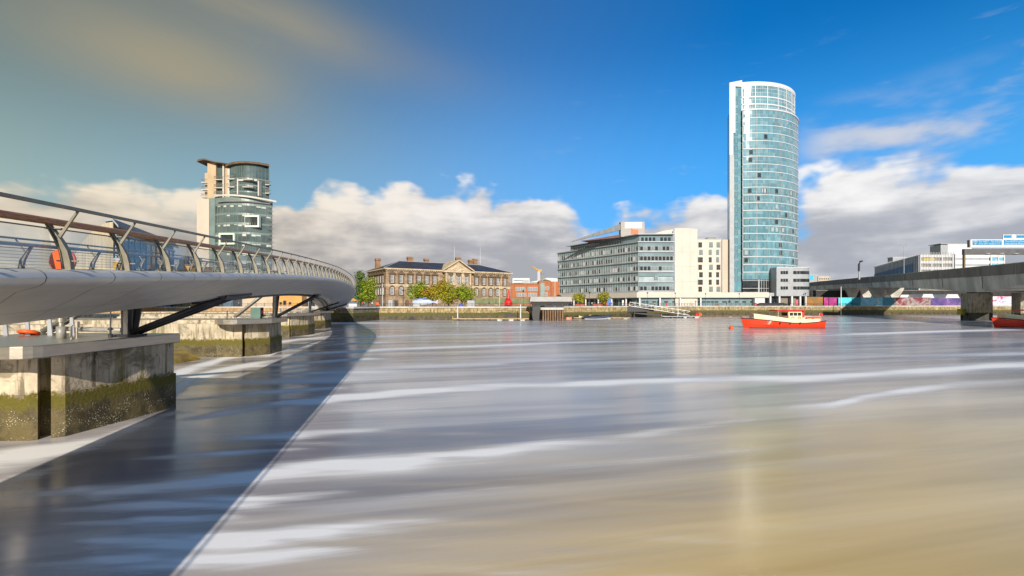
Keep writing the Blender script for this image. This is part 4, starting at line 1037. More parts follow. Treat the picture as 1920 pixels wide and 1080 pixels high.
    f = MB(); f.sbox(x0+.1,x0+1.95,yf+.1,yf+14,0,zset-18.01,.5); f.build('flank_wall', 'light_grey', b)
    f = MB(); f.sbox(x0+1.96,x1,yf+.5,yf+8,0,ft-1.5,.5); f.build('flank_glazing', 'teal_glass', b)
    fp = None
    for k in range(24):
        z = zlow+k*FH-.6
        if fp is None: fp = window_proto('flank_window', 1.3, 1.9, 'concrete_dark', 'teal_glass', b, (x0+3.0,yf+.48,z), (0,0), .12, .12)
        else: cp(fp, b, (x0+3.0,yf+.48,z))
    # lower glazed storeys and the low rounded annex on the right
    g = MB(); g.prism(ring(R1-.05, 0, 0, R1-1), GZ(556,195)-GR, zlow-.02); g.build('low_glazing', 'dark_glass', b)
    m = MB(); z0 = GZ(556,195)-GR
    for i in range(34):
        a = A0+R(13)+R(72)*i/33; c = Vector((math.cos(a), math.sin(a), 0)); t = Vector((-c.y,c.x,0)); w = .28 if i%5 == 0 else .09
        m.prism([p.xy for p in (c*(R1-.1)-t*w, c*(R1+.06)-t*w, c*(R1+.06)+t*w, c*(R1-.1)+t*w)], z0, zlow)
    for z in (z0, z0+1.6, z0+3.2, zlow-.5): m.prism(ring(R1+.08, 0, 0, R1-.1), z, z+.22)
    m.build('low_mullions', 'light_grey', b)
    ax0 = GX(1456,190)-cx; ax1 = GX(1514,194)-cx; ay = 190-cy; at = GZ(502,190)-GR; ab = GZ(555,190)-GR
    pts = [(ax0,ay)]+[(ax1-4+4*math.sin(t), ay+4-4*math.cos(t)) for t in [PI/2*i/6 for i in range(7)]]+[(ax1,ay+16),(ax0,ay+16)]
    an = MB(); an.prism(pts, ab, at); ao = an.build('annex', 'light_grey', b)
    an = MB(); an.prism([(p[0]+(.15 if p[0] > ax1-5 else 0), p[1]-(.15 if p[1] < ay+4 else 0)) for p in pts], at, at+.25); an.build('annex_coping', 'white', ao)
    for y in (508,522.5,537):
        z = GZ(y+6,190)-GR; q = MB(); q.box(ax0+1.6,ax0+4.5,ay-.04,ay+.2,z,z+1.25); q.build('window', 'dark_glass', ao)
        q = MB(); st = [(ax0+6.6,ay-.05)]+[(ax1-4+4.06*math.sin(t), ay+4-4.06*math.cos(t)) for t in [PI/2*i/6 for i in range(6)]]
        q.loft([[(p[0],p[1],z),(p[0],p[1],z+1.25)] for p in st], close=False); q.build('window', 'dark_glass', ao)
        q = MB()
        for x in (ax0+2.5,ax0+3.5,ax0+8.0,ax0+9.2): 
            if x < ax1-3.6: q.box(x-.05,x+.05,ay-.1,ay+.01,z,z+1.25)
        q.build('window_bars', 'light_grey', ao)
    up = MB(); up.prism([(GX(1412,192)-cx,-30.6),(ax0,-30.6),(ax0,-20),(GX(1412,192)-cx,-20)], ab, ab+1.3); up.build('podium_band', 'light_grey', b)
    gf = MB(); gf.box(GX(1421,193)-cx,ax1-.6,ay+2.5,ay+10,0,ab-.02); gf.build('ground_floor', 'dark_glass', b)
    sh_ = MB(); sh_.box(GX(1463,191)-cx,GX(1484,191)-cx,ay+2.2,ay+2.45,0,ab-.1); sh_.box(GX(1487,191)-cx,GX(1499,191)-cx,ay+2.2,ay+2.45,0,ab-.1); sh_.build('shutter', mat('shutter_brown', (.20,.17,.14), .7, 0, .15, 2, vec=(.2,.2,6)), b)
    for px in (1444,1461,1484.5,1500,1510): c = MB(); x = GX(px,190.5)-cx; c.box(x-.32,x+.32,ay+.2,ay+.9,0,ab-.01); c.build('column', 'white', b)
glass_tower()
# ---- rounded apartment tower beyond the bridge
def riverside_tower():
    k = 175/900.
    b = frame('apartment_tower', 'tan and glass riverside tower with balconies and curved dark roof', 'apartment building', GX(366,175), 175, 1, 0)
    X = lambda px: (px-366)*k
    Z = lambda y: GZ(y,175)-GR
    w = MB(); w.box(X(369),X(392),0,16,0,Z(373)); w.yprism([(X(366),0),(X(369),0),(X(369),Z(379)),(X(366),Z(380))], 1, 14); w.build('slab', 'cream', b)
    w = MB(); w.box(X(392)+.01,X(402),.3,15,0,Z(371)); w.build('dark_return', 'green_spandrel', b)
    xs0, xs1 = X(402), X(502); n = 16
    def fr(t, bulge=3.2, y0=.6): return (xs0+(xs1-xs0)*t, y0-bulge*(1-(2*t-1)**2)+2.2*t*t)
    def band(name, mt, z0, z1, off=0, th=.5, t0=0, t1=1, parent=b):
        m = MB(); f = [fr(t0+(t1-t0)*i/n) for i in range(n+1)]; m.prism([(p[0],p[1]-off) for p in f]+[(p[0],p[1]-off+th) for p in f[::-1]], z0, z1); return m.build(name, mt, parent)
    core = MB(); f = [fr(i/n) for i in range(n+1)]; core.prism([(p[0],p[1]+.4) for p in f]+[(xs1-9,18),(xs0-6,16)], 0, Z(374)); core.build('core', 'boat_glass', b)
    rnd = random.Random(9); rows = 12; z1 = Z(383); fh = 3.45
    for r in range(rows):
        zt = z1-r*fh
        band('spandrel', 'green_spandrel', zt-.75, zt, .05)
        band('glazing', 'boat_glass', zt-fh+.02, zt-.76, .0)
        m = MB()
        for i in range(15):
            p = fr(i/14); m.box(p[0]-.05,p[0]+.05,p[1]-.12,p[1]+.1,zt-fh,zt)
        m.build('mullions', 'concrete_dark', b)
        bl = MB()
        for i in range(14):
            if rnd.random() < .38:
                a, c = fr((i+.06)/14), fr((i+.94)/14); zc = zt-.8-rnd.uniform(.2,.9); bl.add([(a[0],a[1]-.04,zc),(c[0],c[1]-.04,zc),(c[0],c[1]-.04,zt-.78),(a[0],a[1]-.04,zt-.78)], [(0,1,2,3)])
        if bl.v: bl.build('blinds', mat('blind', (.46,.50,.44), .8, 0, .15, 1), b)
    band('terrace_band', 'green_spandrel', z1, Z(371.5), .15, 1.0)
    band('visor', 'concrete_dark', z1+.35, z1+.75, .9, 1.4, .1, 1)
    br = MB(); f = [(X(400)+(X(514)-X(400))*i/n, .2-3.9*(1-(2*i/n-1)**2)+1.5*i/n) for i in range(n+1)]; br.loft([[(p[0],p[1],Z(369.5-2*0)+(-1.6*(i/n)**2)),(p[0],p[1]+.3,Z(369.5)+(-1.6*(i/n)**2)),(p[0],p[1]+.3,Z(366.5)+(-1.6*(i/n)**2)),(p[0],p[1],Z(366.5)+(-1.6*(i/n)**2))] for i, p in enumerate(f)]); br.build('curved_beam', 'cream_panel', b)
    for (x0, x1, y0, y1) in ((461,490,405,427),(419,448,439,460)):
        t_ = (X((x0+x1)/2)-xs0)/(xs1-xs0); yy = fr(min(max(t_,0),1))[1]-.9; m = MB(); a, c, e, g = X(x0), X(x1), Z(y1), Z(y0)
        m.box(a,c,yy,yy+1.4,e,e+.6); m.box(a,c,yy,yy+1.4,g-.6,g); m.box(a,a+.55,yy,yy+1.4,e+.601,g-.601); m.box(c-.55,c,yy,yy+1.4,e+.601,g-.601); fo = m.build('framed_bay', mat('pale_green_frame', (.62,.72,.60), .5, 0, .05, 1), b)
        m = MB(); m.box(a+.56,c-.56,yy+.6,yy+.8,e+.6,g-.6); m.build('pane', 'dark_glass', fo)
        m = MB()
        for i in range(8): x = a+.7+i*(c-a-1.4)/7; m.box(x-.05,x+.05,yy+.3,yy+.35,e+.6,e+1.9)
        m.build('balustrade', 'post_steel', fo)
    # brise soleil rods on the right edge
    for i in range(10):
        m = MB(); m.tube([(xs1-.5,1.5,Z(386+i*8.4)),(xs1+1.9,.9,Z(387+i*8.4))], .09, 5); m.build('fin_rod', 'concrete_dark', b)
    # upper part : tan slab with curved roof, glazed drum on the right
    w = MB(); w.box(X(385),X(401),1.2,15,Z(371),Z(303)); w.box(X(415),X(424),2.0,15,Z(371),Z(306)); w.box(X(369),X(384.9),4.5,15,Z(379),Z(318)); w.build('upper_wall', 'tan_render', b)
    w = MB(); w.box(X(401)+.01,X(415)-.01,2.4,14,Z(371),Z(305)); w.box(X(379),X(384.9),3.4,4.49,Z(371),Z(306)); w.build('upper_glazing', 'boat_glass', b)
    w = MB(); w.box(X(414),X(416.5),1.0,1.99,Z(371),Z(306)); w.build('white_post', 'cream_panel', b)
    rf = MB(); pr = [(X(370.5),Z(304)),(X(371),Z(301)),(X(376),Z(298.5)),(X(386),Z(298)),(X(402),Z(303)),(X(426),Z(306.5)),(X(426),Z(308)),(X(402),Z(304.8)),(X(386),Z(300.4)),(X(377),Z(302))]
    rf.yprism(pr, -.6, 15); rf.build('roof', 'dark_stone', b)
    u0, u1 = X(425), X(496)
    def fr2(t, g=0): return (u0+(u1-u0)*t, 1.2-2.6*(1-(2*t-1)**2)+2.0*t*t-g)
    d = MB(); f = [fr2(i/n) for i in range(n+1)]; d.prism([(p[0],p[1]) for p in f]+[(u1-8,15),(u0,15)], Z(371), [Z(312+(-2.5 if 4 < i < 15 else 0)) for i in range(n+1)]+[Z(311),Z(313)]); d.build('upper_drum', 'boat_glass', b)
    m = MB()
    for i in range(17): p = fr2(i/16); m.box(p[0]-.04,p[0]+.04,p[1]-.1,p[1]+.1,Z(371),Z(313))
    for y in (336,349,361): 
        q = [fr2(i/n,.06) for i in range(n+1)]; m.prism(q+[(p[0],p[1]+.2) for p in q[::-1]], Z(y), Z(y)+.35)
    m.build('drum_mullions', 'green_spandrel', b)
    d = MB(); f = [(fr2(i/n)[0]+(i/n-.35)*1.2, fr2(i/n)[1]-1.3) for i in range(n+1)]; zz = [Z(313.5-5.0*math.sin(PI*(.12+.88*i/n)*.62)) for i in range(n+1)]
    d.prism(f+[(u1-7,15),(u0,15)], zz+[zz[-1],zz[0]], [z+.75 for z in zz]+[zz[-1]+.75,zz[0]+.75]); d.build('drum_roof', 'dark_stone', b)
    w = MB(); w.box(X(424.2),X(428.5),.8,3,Z(371),Z(315)); w.box(X(449),X(451),-1.6,0,Z(366),Z(337)); w.box(X(486),X(488),-1.0,1,Z(368),Z(340)); w.box(X(451.01),X(485.99),-1.5,-1.0,Z(341),Z(338)); w.build('white_frame', 'cream_panel', b)
    def balcony(x0, x1, y, yf):
        m = MB(); m.box(X(x0),X(x1),yf-1.5,yf,Z(y),Z(y)+.28); o = m.build('balcony', 'concrete', b)
        m = MB(); zz = Z(y)+.28; m.box(X(x0),X(x1),yf-1.5,yf-1.44,zz+1.05,zz+1.12)
        for i in range(9): x = X(x0)+(X(x1)-X(x0))*i/8; m.box(x-.035,x+.035,yf-1.49,yf-1.44,zz,zz+1.05)
        for x in (X(x0),X(x1)-.06): m.box(x,x+.06,yf-1.43,yf,zz+1.05,zz+1.12)
        m.build('balustrade', 'post_steel', o)
    for y in (340,354,368): balcony(370.5,385,y,3.4)
    for y in (336,351.5,365): balcony(398,415,y,2.4)
    for y in (337.5,352.5): balcony(428.5,443,y,.4)
    for y in (340,354): balcony(461,481,y,-.9)
    for y in (345,361): balcony(493,501,y,3)
riverside_tower()
# ---- brick block and pale blocks between stone building and office
def mid_buildings():
    Y = 255; b = frame('brick_block', 'low orange brick block with white framed windows behind the red buoy', 'building', GX(957,Y), Y, 1, 0)
    X = lambda px: (px-957)*Y/900; Z = lambda y: GZ(y,Y)-GR
    w = MB(); w.box(0,X(1010),0,14,0,Z(532.5)); w.box(X(1010)+.01,X(1033),-.6,14,0,Z(526.5)); w.box(X(1033)+.01,X(1049),-1.2,14,0,Z(528)); w.build('wall', 'brick', b)
    w = MB(); w.box(-.2,X(1010),-.2,14,Z(532.5),Z(531.4)); w.yprism([(X(1010),Z(526.5)),(X(1033),Z(526.5)),(X(1022),Z(523.5))], -.7, 8); w.build('roof', 'dark_stone', b)
    p = window_proto('window', 1.3, 1.9, 'white', 'pale_glass', b, (X(969),-.05,Z(545)), (1,0), .1)
    for px in (973.5,978,982.5,992,996.5,1001,1005.5): cp(p, b, (X(px),-.05,Z(545)))
    for px in (971,975.5,980,984.5,993,998,1004): cp(p, b, (X(px),-.05,Z(556)))
    for px in (1016,1020,1027): cp(p, b, (X(px),-.68,Z(544)))
    cp(p, b, (X(1024),-.68,Z(555)))
    Y = 330; b = frame('white_block', 'white flat roofed block with banded windows behind the brick block', 'building', GX(961,Y), Y, 1, 0)
    X = lambda px: (px-961)*Y/900; Z = lambda y: GZ(y,Y)-GR
    w = MB(); w.box(0,X(993),0,10,0,Z(521.5)); w.build('wall', 'white', b)
    for y in (525,530): q = MB(); q.box(.6,X(992),-.08,.1,Z(y+2),Z(y)); q.build('window_band', 'pale_glass', b)
    w = MB(); w.box(X(980),X(992),-.3,-.09,0,Z(524.5)); w.build('grey_bay', 'light_grey', b)
    Y = 345; b = frame('white_shed', 'long white low pitched roof shed behind the brick block', 'shed', GX(993,Y), Y, 1, 0); X = lambda px: (px-993)*Y/900; Z = lambda y: GZ(y,Y)-GR
    w = MB(); w.box(0,X(1046),0,10,0,Z(529)); w.build('wall', 'light_grey', b)
    w = MB(); w.yprism([(-.5,Z(529)),(X(1046),Z(529)),(X(1046),Z(522)),(X(1026),Z(521)),(X(1015),Z(525))], -.5, 12); w.build('roof', 'white', b)
mid_buildings()
def waterfront_left():
    # arched roof hall seen through the parapet glass
    u = Vector((-.342,.94)); b = frame('arched_hall', 'big hall with curved ribbed roof and blue glazed side seen over the footbridge deck', 'hall', -99.7, 120, u.x, u.y)
    prof = [(0,0),(0,21.6),(1.5,21.2),(4,19.2),(6.5,15.6),(8.6,10.8),(10,5),(10.4,0)]
    w = MB(); w.xprism([(y,z) for y, z in prof], 0, 47); w.build('end_wall', mat('ribbed_cladding', (.36,.30,.20), .6, .1, .3, 1.2, vec=(.2,5,.05)), b)
    g = MB(); g.box(.6,46.5,-.35,-.02,0,18.5); g.build('glazing', mat('blue_glazing', (.07,.15,.22), .1, 0, .25, .3, spec=.8, vec=(1,1,.2)), b)
    m = MB()
    for i in range(12): m.box(i*4.1+.3,i*4.1+.62,-.55,-.352,0,18.6)
    m.box(.3,46.8,-.6,-.3,18.601,19.1); m.build('mullions', mat('blue_grey', (.22,.33,.40), .5, 0, .12, .5), b)
    r = MB(); r.xprism([(-1.2,20.0),(-1.2,20.6),(0,22.2),(1.6,21.8),(1.6,21.3),(0,21.7)], -.5, 48); r.build('roof_edge', mat('zinc', (.16,.19,.22), .5, .3, .2, .5), b)
    s = thing('notice_board', 'yellow notice board with pale frame beside the arched hall', 'sign', (GX(226,117),117,GR)); k = 117/900
    q = MB(); q.box(-2.0,2.0,-.05,.05,8.2,12.2); q.box(-2.9,-2.5,-.05,.05,8,12.6); q.build('frame', 'light_grey', s); q = MB(); q.box(-1.8,1.8,-.1,-.052,8.4,11.2); q.build('panel', mat('sign_yellow', (.55,.30,.02), .6, 0, .35, 1.5), s); q = MB(); q.box(-1.8,-1.6,0,.1,0,8.2); q.box(1.6,1.8,0,.1,0,8.2); q.build('leg', 'dark_steel', s)
    Y = 165
    def block(name, label, px0, px1, ytop, Y, m, dep=12, wins=(), cat='building', roof=True):
        b = frame(name, label, cat, GX(px0,Y), Y, 1, 0); ww = GX(px1,Y)-GX(px0,Y); h = GZ(ytop,Y)-GR
        w = MB(); w.box(0,ww,0,dep,0,h); w.build('wall', m, b)
        if roof: r = MB(); r.box(-.25,ww+.25,-.25,dep,h,h+.3); r.build('parapet', 'concrete_dark', b)
        for (x, y, w_, h_) in wins:
            window_proto('window', w_, h_, 'concrete_dark', 'dark_glass', b, (GX(x,Y)-GX(px0,Y),-.03,GZ(y,Y)-GR), (0,0), .1)
        return b
    block('waterfront_block', 'long tan rendered block standing behind the nearest pier', 96, 300, 512, 168, 'tan_render')
    block('waterfront_block', 'pale tan rendered block behind the second pier', 436, 522, 530, 172, mat('tan_pale', (.50,.40,.29), .85, 0, .1, .3))
    block('corner_house', 'small orange rendered house with three tiny windows behind the bridge', 521, 566, 540, 168, 'orange_render', 10, ((526.5,571,.9,.9),(534,572,1.1,1.6),(544,571,.9,.9)))
    block('blue_building', 'dark blue clad building behind the footbridge parapet', 336, 368, 484, 172, mat('blue_clad', (.10,.15,.20), .5, 0, .2, .4))
    block('gable_house', 'small orange brick gabled house seen through the parapet glass', 330, 356, 498, 160, 'orange_render')
    block('dark_column_block', 'narrow dark blue column block beside the tan block', 419, 436, 520, 166, mat('blue_clad', (.10,.15,.20)))
    b = block('quay_shed', 'low pale blue grey shed behind the bridge columns', 566, 606, 552, 172, 'light_grey', 10, ((575,575,1.2,2.2),(588,574,1.2,2.4)))
    r = thing('quay_shelter', 'dark low shelter with yellow lamp at the far left bank', 'shelter', (GX(-20,60),62,GR)); q = MB(); q.box(-3,6,0,3,3.0,3.6); q.build('roof', 'black', r); q = MB()
    for x in (-2.8,5.6): q.box(x,x+.2,.1,.3,0,3.0)
    q.build('leg', 'dark_steel', r); q = MB(); q.box(3.2,3.7,-.2,-.01,2.9,3.3); q.build('lamp', mat('yellow_paint', (.65,.50,.04), .5, 0, .1, 2), r)
waterfront_left()
# ------------------------------------------------------------------ road viaduct on the right
VD = Vector((.3786,.9256)); VN = Vector((.9256,-.3786))       # along (away) and towards the far side
def vpt(Y): return Vector((149+(Y-160)*.409, Y))
VYK = [60,100,127,157,200,241,320,402,470]; VTOP = [15.6,15.9,16.2,16.9,18.0,19.0,21.0,22.8,23.4]; VPAR = [2.9]*9
VBOT = [12.2,11.9,11.3,8.9,13.0,14.2,15.0,16.2,16.6]
def viaduct():
    r = thing('road_viaduct', 'grey concrete road viaduct crossing the river on haunched girders', 'viaduct')
    Ys = sorted(set([60+i*7 for i in range(59)]+[159]))
    def bot(Y): return interp([60,100,127,139,153,166,202,241,402,470],[14.5,12.6,10.7,9.7,8.85,9.8,11.9,13.5,16.4,17.0],Y)
    W2 = 15.0
    par = MB(); box = MB()
    for off, m_ in ((0, par),):
        secs = []
        for Y in Ys:
            p = vpt(Y); zt = interp(VYK, VTOP, Y); a = p; c = p+VN*.45
            secs.append([(a.x,a.y,zt-2.9),(a.x,a.y,zt),(c.x,c.y,zt),(c.x,c.y,zt-2.9)])
        m_.loft(secs)
        secs = []
        for Y in Ys:
            p = vpt(Y)+VN*W2; zt = interp(VYK, VTOP, Y); c = p+VN*.45
            secs.append([(p.x,p.y,zt-2.9),(p.x,p.y,zt-.2),(c.x,c.y,zt-.2),(c.x,c.y,zt-2.9)])
        m_.loft(secs)
    par.build('parapet', 'concrete_dark', r)
    secs = []
    for Y in Ys:
        p = vpt(Y)+VN*.25; q = vpt(Y)+VN*(W2+.2); zt = interp(VYK, VTOP, Y)-2.902; zb = bot(Y)
        m1 = vpt(Y)+VN*.9; m2 = vpt(Y)+VN*(W2-.6)
        secs.append([(p.x,p.y,zt),(m1.x,m1.y,zb),(m2.x,m2.y,zb),(q.x,q.y,zt)])
    box.loft(secs); box.build('girder', 'girder', r)
    rd = MB(); secs = []
    for Y in Ys:
        p = vpt(Y)+VN*.46; q = vpt(Y)+VN*(W2-.01); zt = interp(VYK, VTOP, Y)-1.3; secs.append([(p.x,p.y,zt),(q.x,q.y,zt)])
    rd.loft(secs, close=False); rd.build('roadway', 'asphalt', r)
    for i in range(24):
        Y = 118+i*12.5; p = vpt(Y)-VN*.03; zt = interp(VYK, VTOP, Y); m = MB(); q_ = [p-VD*.07, p+VN*.03-VD*.07, p+VN*.03+VD*.07, p+VD*.07]; m.prism([tuple(v) for v in q_], zt-2.88, zt-.05); m.build('parapet_joint', 'light_grey', r)
        if i%2 == 0: m = MB(); a = vpt(Y+4)+VN*.15; m.tube([(a.x,a.y,zt-2.9),(a.x+.25,a.y,bot(Y+4)+.8)], .09, 6); m.build('drain_pipe', 'concrete_dark', r)
    cop = MB(); secs = []
    for Y in Ys: p = vpt(Y)-VN*.08; c = vpt(Y)+VN*.5; zt = interp(VYK, VTOP, Y); secs.append([(p.x,p.y,zt+.004),(p.x,p.y,zt+.18),(c.x,c.y,zt+.18),(c.x,c.y,zt+.004)])
    cop.loft(secs); cop.build('parapet_coping', 'concrete', r)
    # river piers (solid) and land piers (flared)
    def solid(p, z0, z1, a, w, name='pier'):
        m = MB(); q = [p-VD*a, p+VN*w-VD*a, p+VN*w+VD*a, p+VD*a]; m.prism([tuple(x) for x in q], z0, z1); m.build(name, 'viaduct_pier', r)
    P0 = vpt(157); solid(P0+VN*.2, -2, bot(157)-.35, 2.6, 6.0); 
    m = MB(); p = P0+VN*1.2; m.prism([tuple(x) for x in (p-VD*1.6, p+VN*5-VD*1.6, p+VN*5+VD*1.6, p+VD*1.6)], bot(157)-.348, bot(157)+.6); m.build('bearing', 'black', r)
    P1 = vpt(150)+VN*9.5; solid(P1, -2, bot(150)-.3, 2.4, 6)
    for Y in (252,296,345,395):
        for w0 in (2.2, 9.6):
            p = vpt(Y)+VN*w0; zt = bot(Y)+.15; m = MB(); secs = []
            for z, hw in ((GR-.2,1.4),(GR+4.4,1.6),(zt-1.2,3.6),(zt,3.8)):
                cc = p+VN*2.0; secs.append([(*(cc-VN*hw-VD*1.0),z),(*(cc+VN*hw-VD*1.0),z),(*(cc+VN*hw+VD*1.0),z),(*(cc-VN*hw+VD*1.0),z)])
            m.loft(secs); m.build('flared_pier', 'concrete', r)
    e = MB(); q = [vpt(430)+VN*.5, vpt(430)+VN*14, vpt(440)+VN*14, vpt(440)+VN*.5]; e.prism([tuple(x) for x in q], GR, bot(430)+.1); e.build('end_wall', 'concrete_dark', r)
    # dark dolphin and yellow marker beside the river pier
    d = thing('marker_post', 'yellow marker box on a short post beside the viaduct pier', 'marker', (GX(1803,157),157,0)); q = MB(); q.tube([(0,0,-2),(0,0,1.7)], .28, 8); q.build('post', 'viaduct_pier', d); q = MB(); q.box(-.85,.85,-.6,.6,1.7,3.4); q.box(-.95,.95,-.7,.7,3.401,3.6); q.build('box', mat('marker_yellow', (.42,.36,.04), .6, 0, .25, 1.5), d)
viaduct()
def text(parent, body, x, z, size, m, y=-.06, name='lettering', extrude=.008, align='LEFT', loc=None):
    cu = bpy.data.curves.new(name, 'FONT'); cu.body = body; cu.size = size; cu.extrude = extrude; cu.align_x = align; cu.resolution_u = 3
    cu.materials.append((M.get(m) or MATS[m]) if isinstance(m, str) else m)
    tmp = bpy.data.objects.new(name, cu); C.objects.link(tmp); me = bpy.data.meshes.new_from_object(tmp.evaluated_get(bpy.context.evaluated_depsgraph_get())); bpy.data.objects.remove(tmp)
    o = bpy.data.objects.new(name, me); C.objects.link(o); o.parent = parent; o.location = (x,y,z); o.rotation_euler = (PI/2,0,0); return o
def gantry():
    Y = 163; k = Y/900.; x0 = GX(1806,Y)
    zd = interp(VYK, VTOP, Y)-1.3
    g = thing('sign_gantry', 'dark steel gantry beam over the viaduct with round lamps', 'gantry', (x0,Y,zd))
    Z = lambda y: GZ(y,Y)-zd
    X = lambda px: (px-1806)*k
    b = MB(); b.box(0,34,-.5,.5,Z(477.5),Z(467)); b.build('beam', mat('dark_grey_steel', (.12,.115,.115), .5, .3, .15, .5), g)
    for x in (.25,33): p = MB(); p.box(x-.25,x+.25,-.3,.3,0,Z(477.6)); p.build('post', mat('brown_steel', (.16,.11,.05), .6, .2, .2, 1), g)
    for px in (1848.5,1874,1900.5): l = MB(); l.lathe([(.02,0),(.45,0),(.75,-.18),(.55,-.3),(.02,-.32)], (X(px),-.7,Z(475.2)), 14); l.build('lamp', mat('lamp_glass', (.62,.72,.72), .2, 0, .1, 1), g)
    s = thing('direction_sign', 'wide white framed blue road sign board on the viaduct gantry', 'road sign', (x0,Y-.55,zd))
    blue = mat('sign_blue', (.012,.22,.45), .45, 0, .06, .6)
    f = MB(); f.box(X(1816),34,-.1,.1,Z(464.5),Z(449.3)); f.box(X(1877),34,-.1,.1,Z(449.29),Z(440.3)); f.build('board', 'white', s)
    f = MB(); f.box(X(1813.6),X(1816)-.01,-.12,.6,Z(464),Z(450.5)); f.build('board_edge', 'dark_grey_steel', s)
    for (a, c, y0, y1) in ((1820,1874.5,460,451),(1878.5,1990,459.3,450.2),(1878.5,1990,446.5,441.6)):
        q = MB(); q.box(X(a),min(X(c),33.8),-.15,-.101,Z(y0),Z(y1)); q.build('blue_panel', blue, s)
    u = k
    text(s, 'M3', X(1821.4), Z(455.2), 4.4*u*1.35, 'white', -.16); 
    q = MB(); q.lathe([(.02,-.02),(.34,-.02),(.34,.02),(.02,.02)], (X(1825),-.16,Z(457.6)), 12, axis='y'); q.build('badge', mat('badge_amber', (.60,.33,.02), .5, 0, .1, 1), s)
    text(s, 'The WEST   The SOUTH', X(1831), Z(454.9), 3.3*u*1.3, 'white', -.16)
    text(s, '(A55) (M1) (Dublin) (A1)', X(1831), Z(458.9), 3.3*u*1.2, 'white', -.16)
    text(s, 'The NORTH (Docks) (M2)', X(1880.2), Z(454.4), 3.6*u*1.3, 'white', -.16)
    text(s, 'International Airport', X(1880.2), Z(458.4), 3.6*u*1.25, 'white', -.16)
    q = MB(); q.lathe([(.02,-.02),(.8,-.02),(.8,.02),(.02,.02)], (X(1897),-.16,Z(444.2)), 16, axis='y'); o = q.build('emblem', mat('pale_pink', (.70,.62,.64), .5, 0, .1, 1), s)
gantry()
def lamp_mast(px, Y, z0, ytop, label, arms=2):
    z1 = GZ(ytop, Y); m = thing('lamp_mast', label, 'street lamp', (GX(px,Y),Y,z0), group='tall lamp masts on the viaduct')
    MB().tube([(0,0,0),(0,0,z1-z0)], [.16,.09], 8).build('mast', 'light_grey', m)
    for sg in (-1,1): q = MB(); q.tube([(0,0,z1-z0),(sg*1.5,0,z1-z0+.15)], .06, 6); q.box(sg*1.1-.35,sg*1.1+.75*sg+.35,-.18,.18,z1-z0+.12,z1-z0+.30); q.build('lamp_head', 'light_grey', m)
lamp_mast(1695, 215, 17, 460, 'tall pale lamp mast in front of the blue and white car park')
lamp_mast(1556, 330, 20, 489, 'thin twin lamp mast at the far end of the viaduct')
s_ = thing('arm_sculpture', 'dark bent camera mast on a pale post above the viaduct', 'mast', (GX(1611,250),250,18)); k = 250/900.
q = MB(); q.tube([(0,0,0),(0,0,4.2)], [.5,.3], 8); q.build('post', 'light_grey', s_); q = MB(); q.tube([(-.2,0,4.2),(-.1,0,8.0),(.7,0,9.5)], [.45,.5,.55], 8); q.tube([(.3,0,9.2),(1.7,0,9.6)], .4, 8); q.build('arm', 'black', s_)
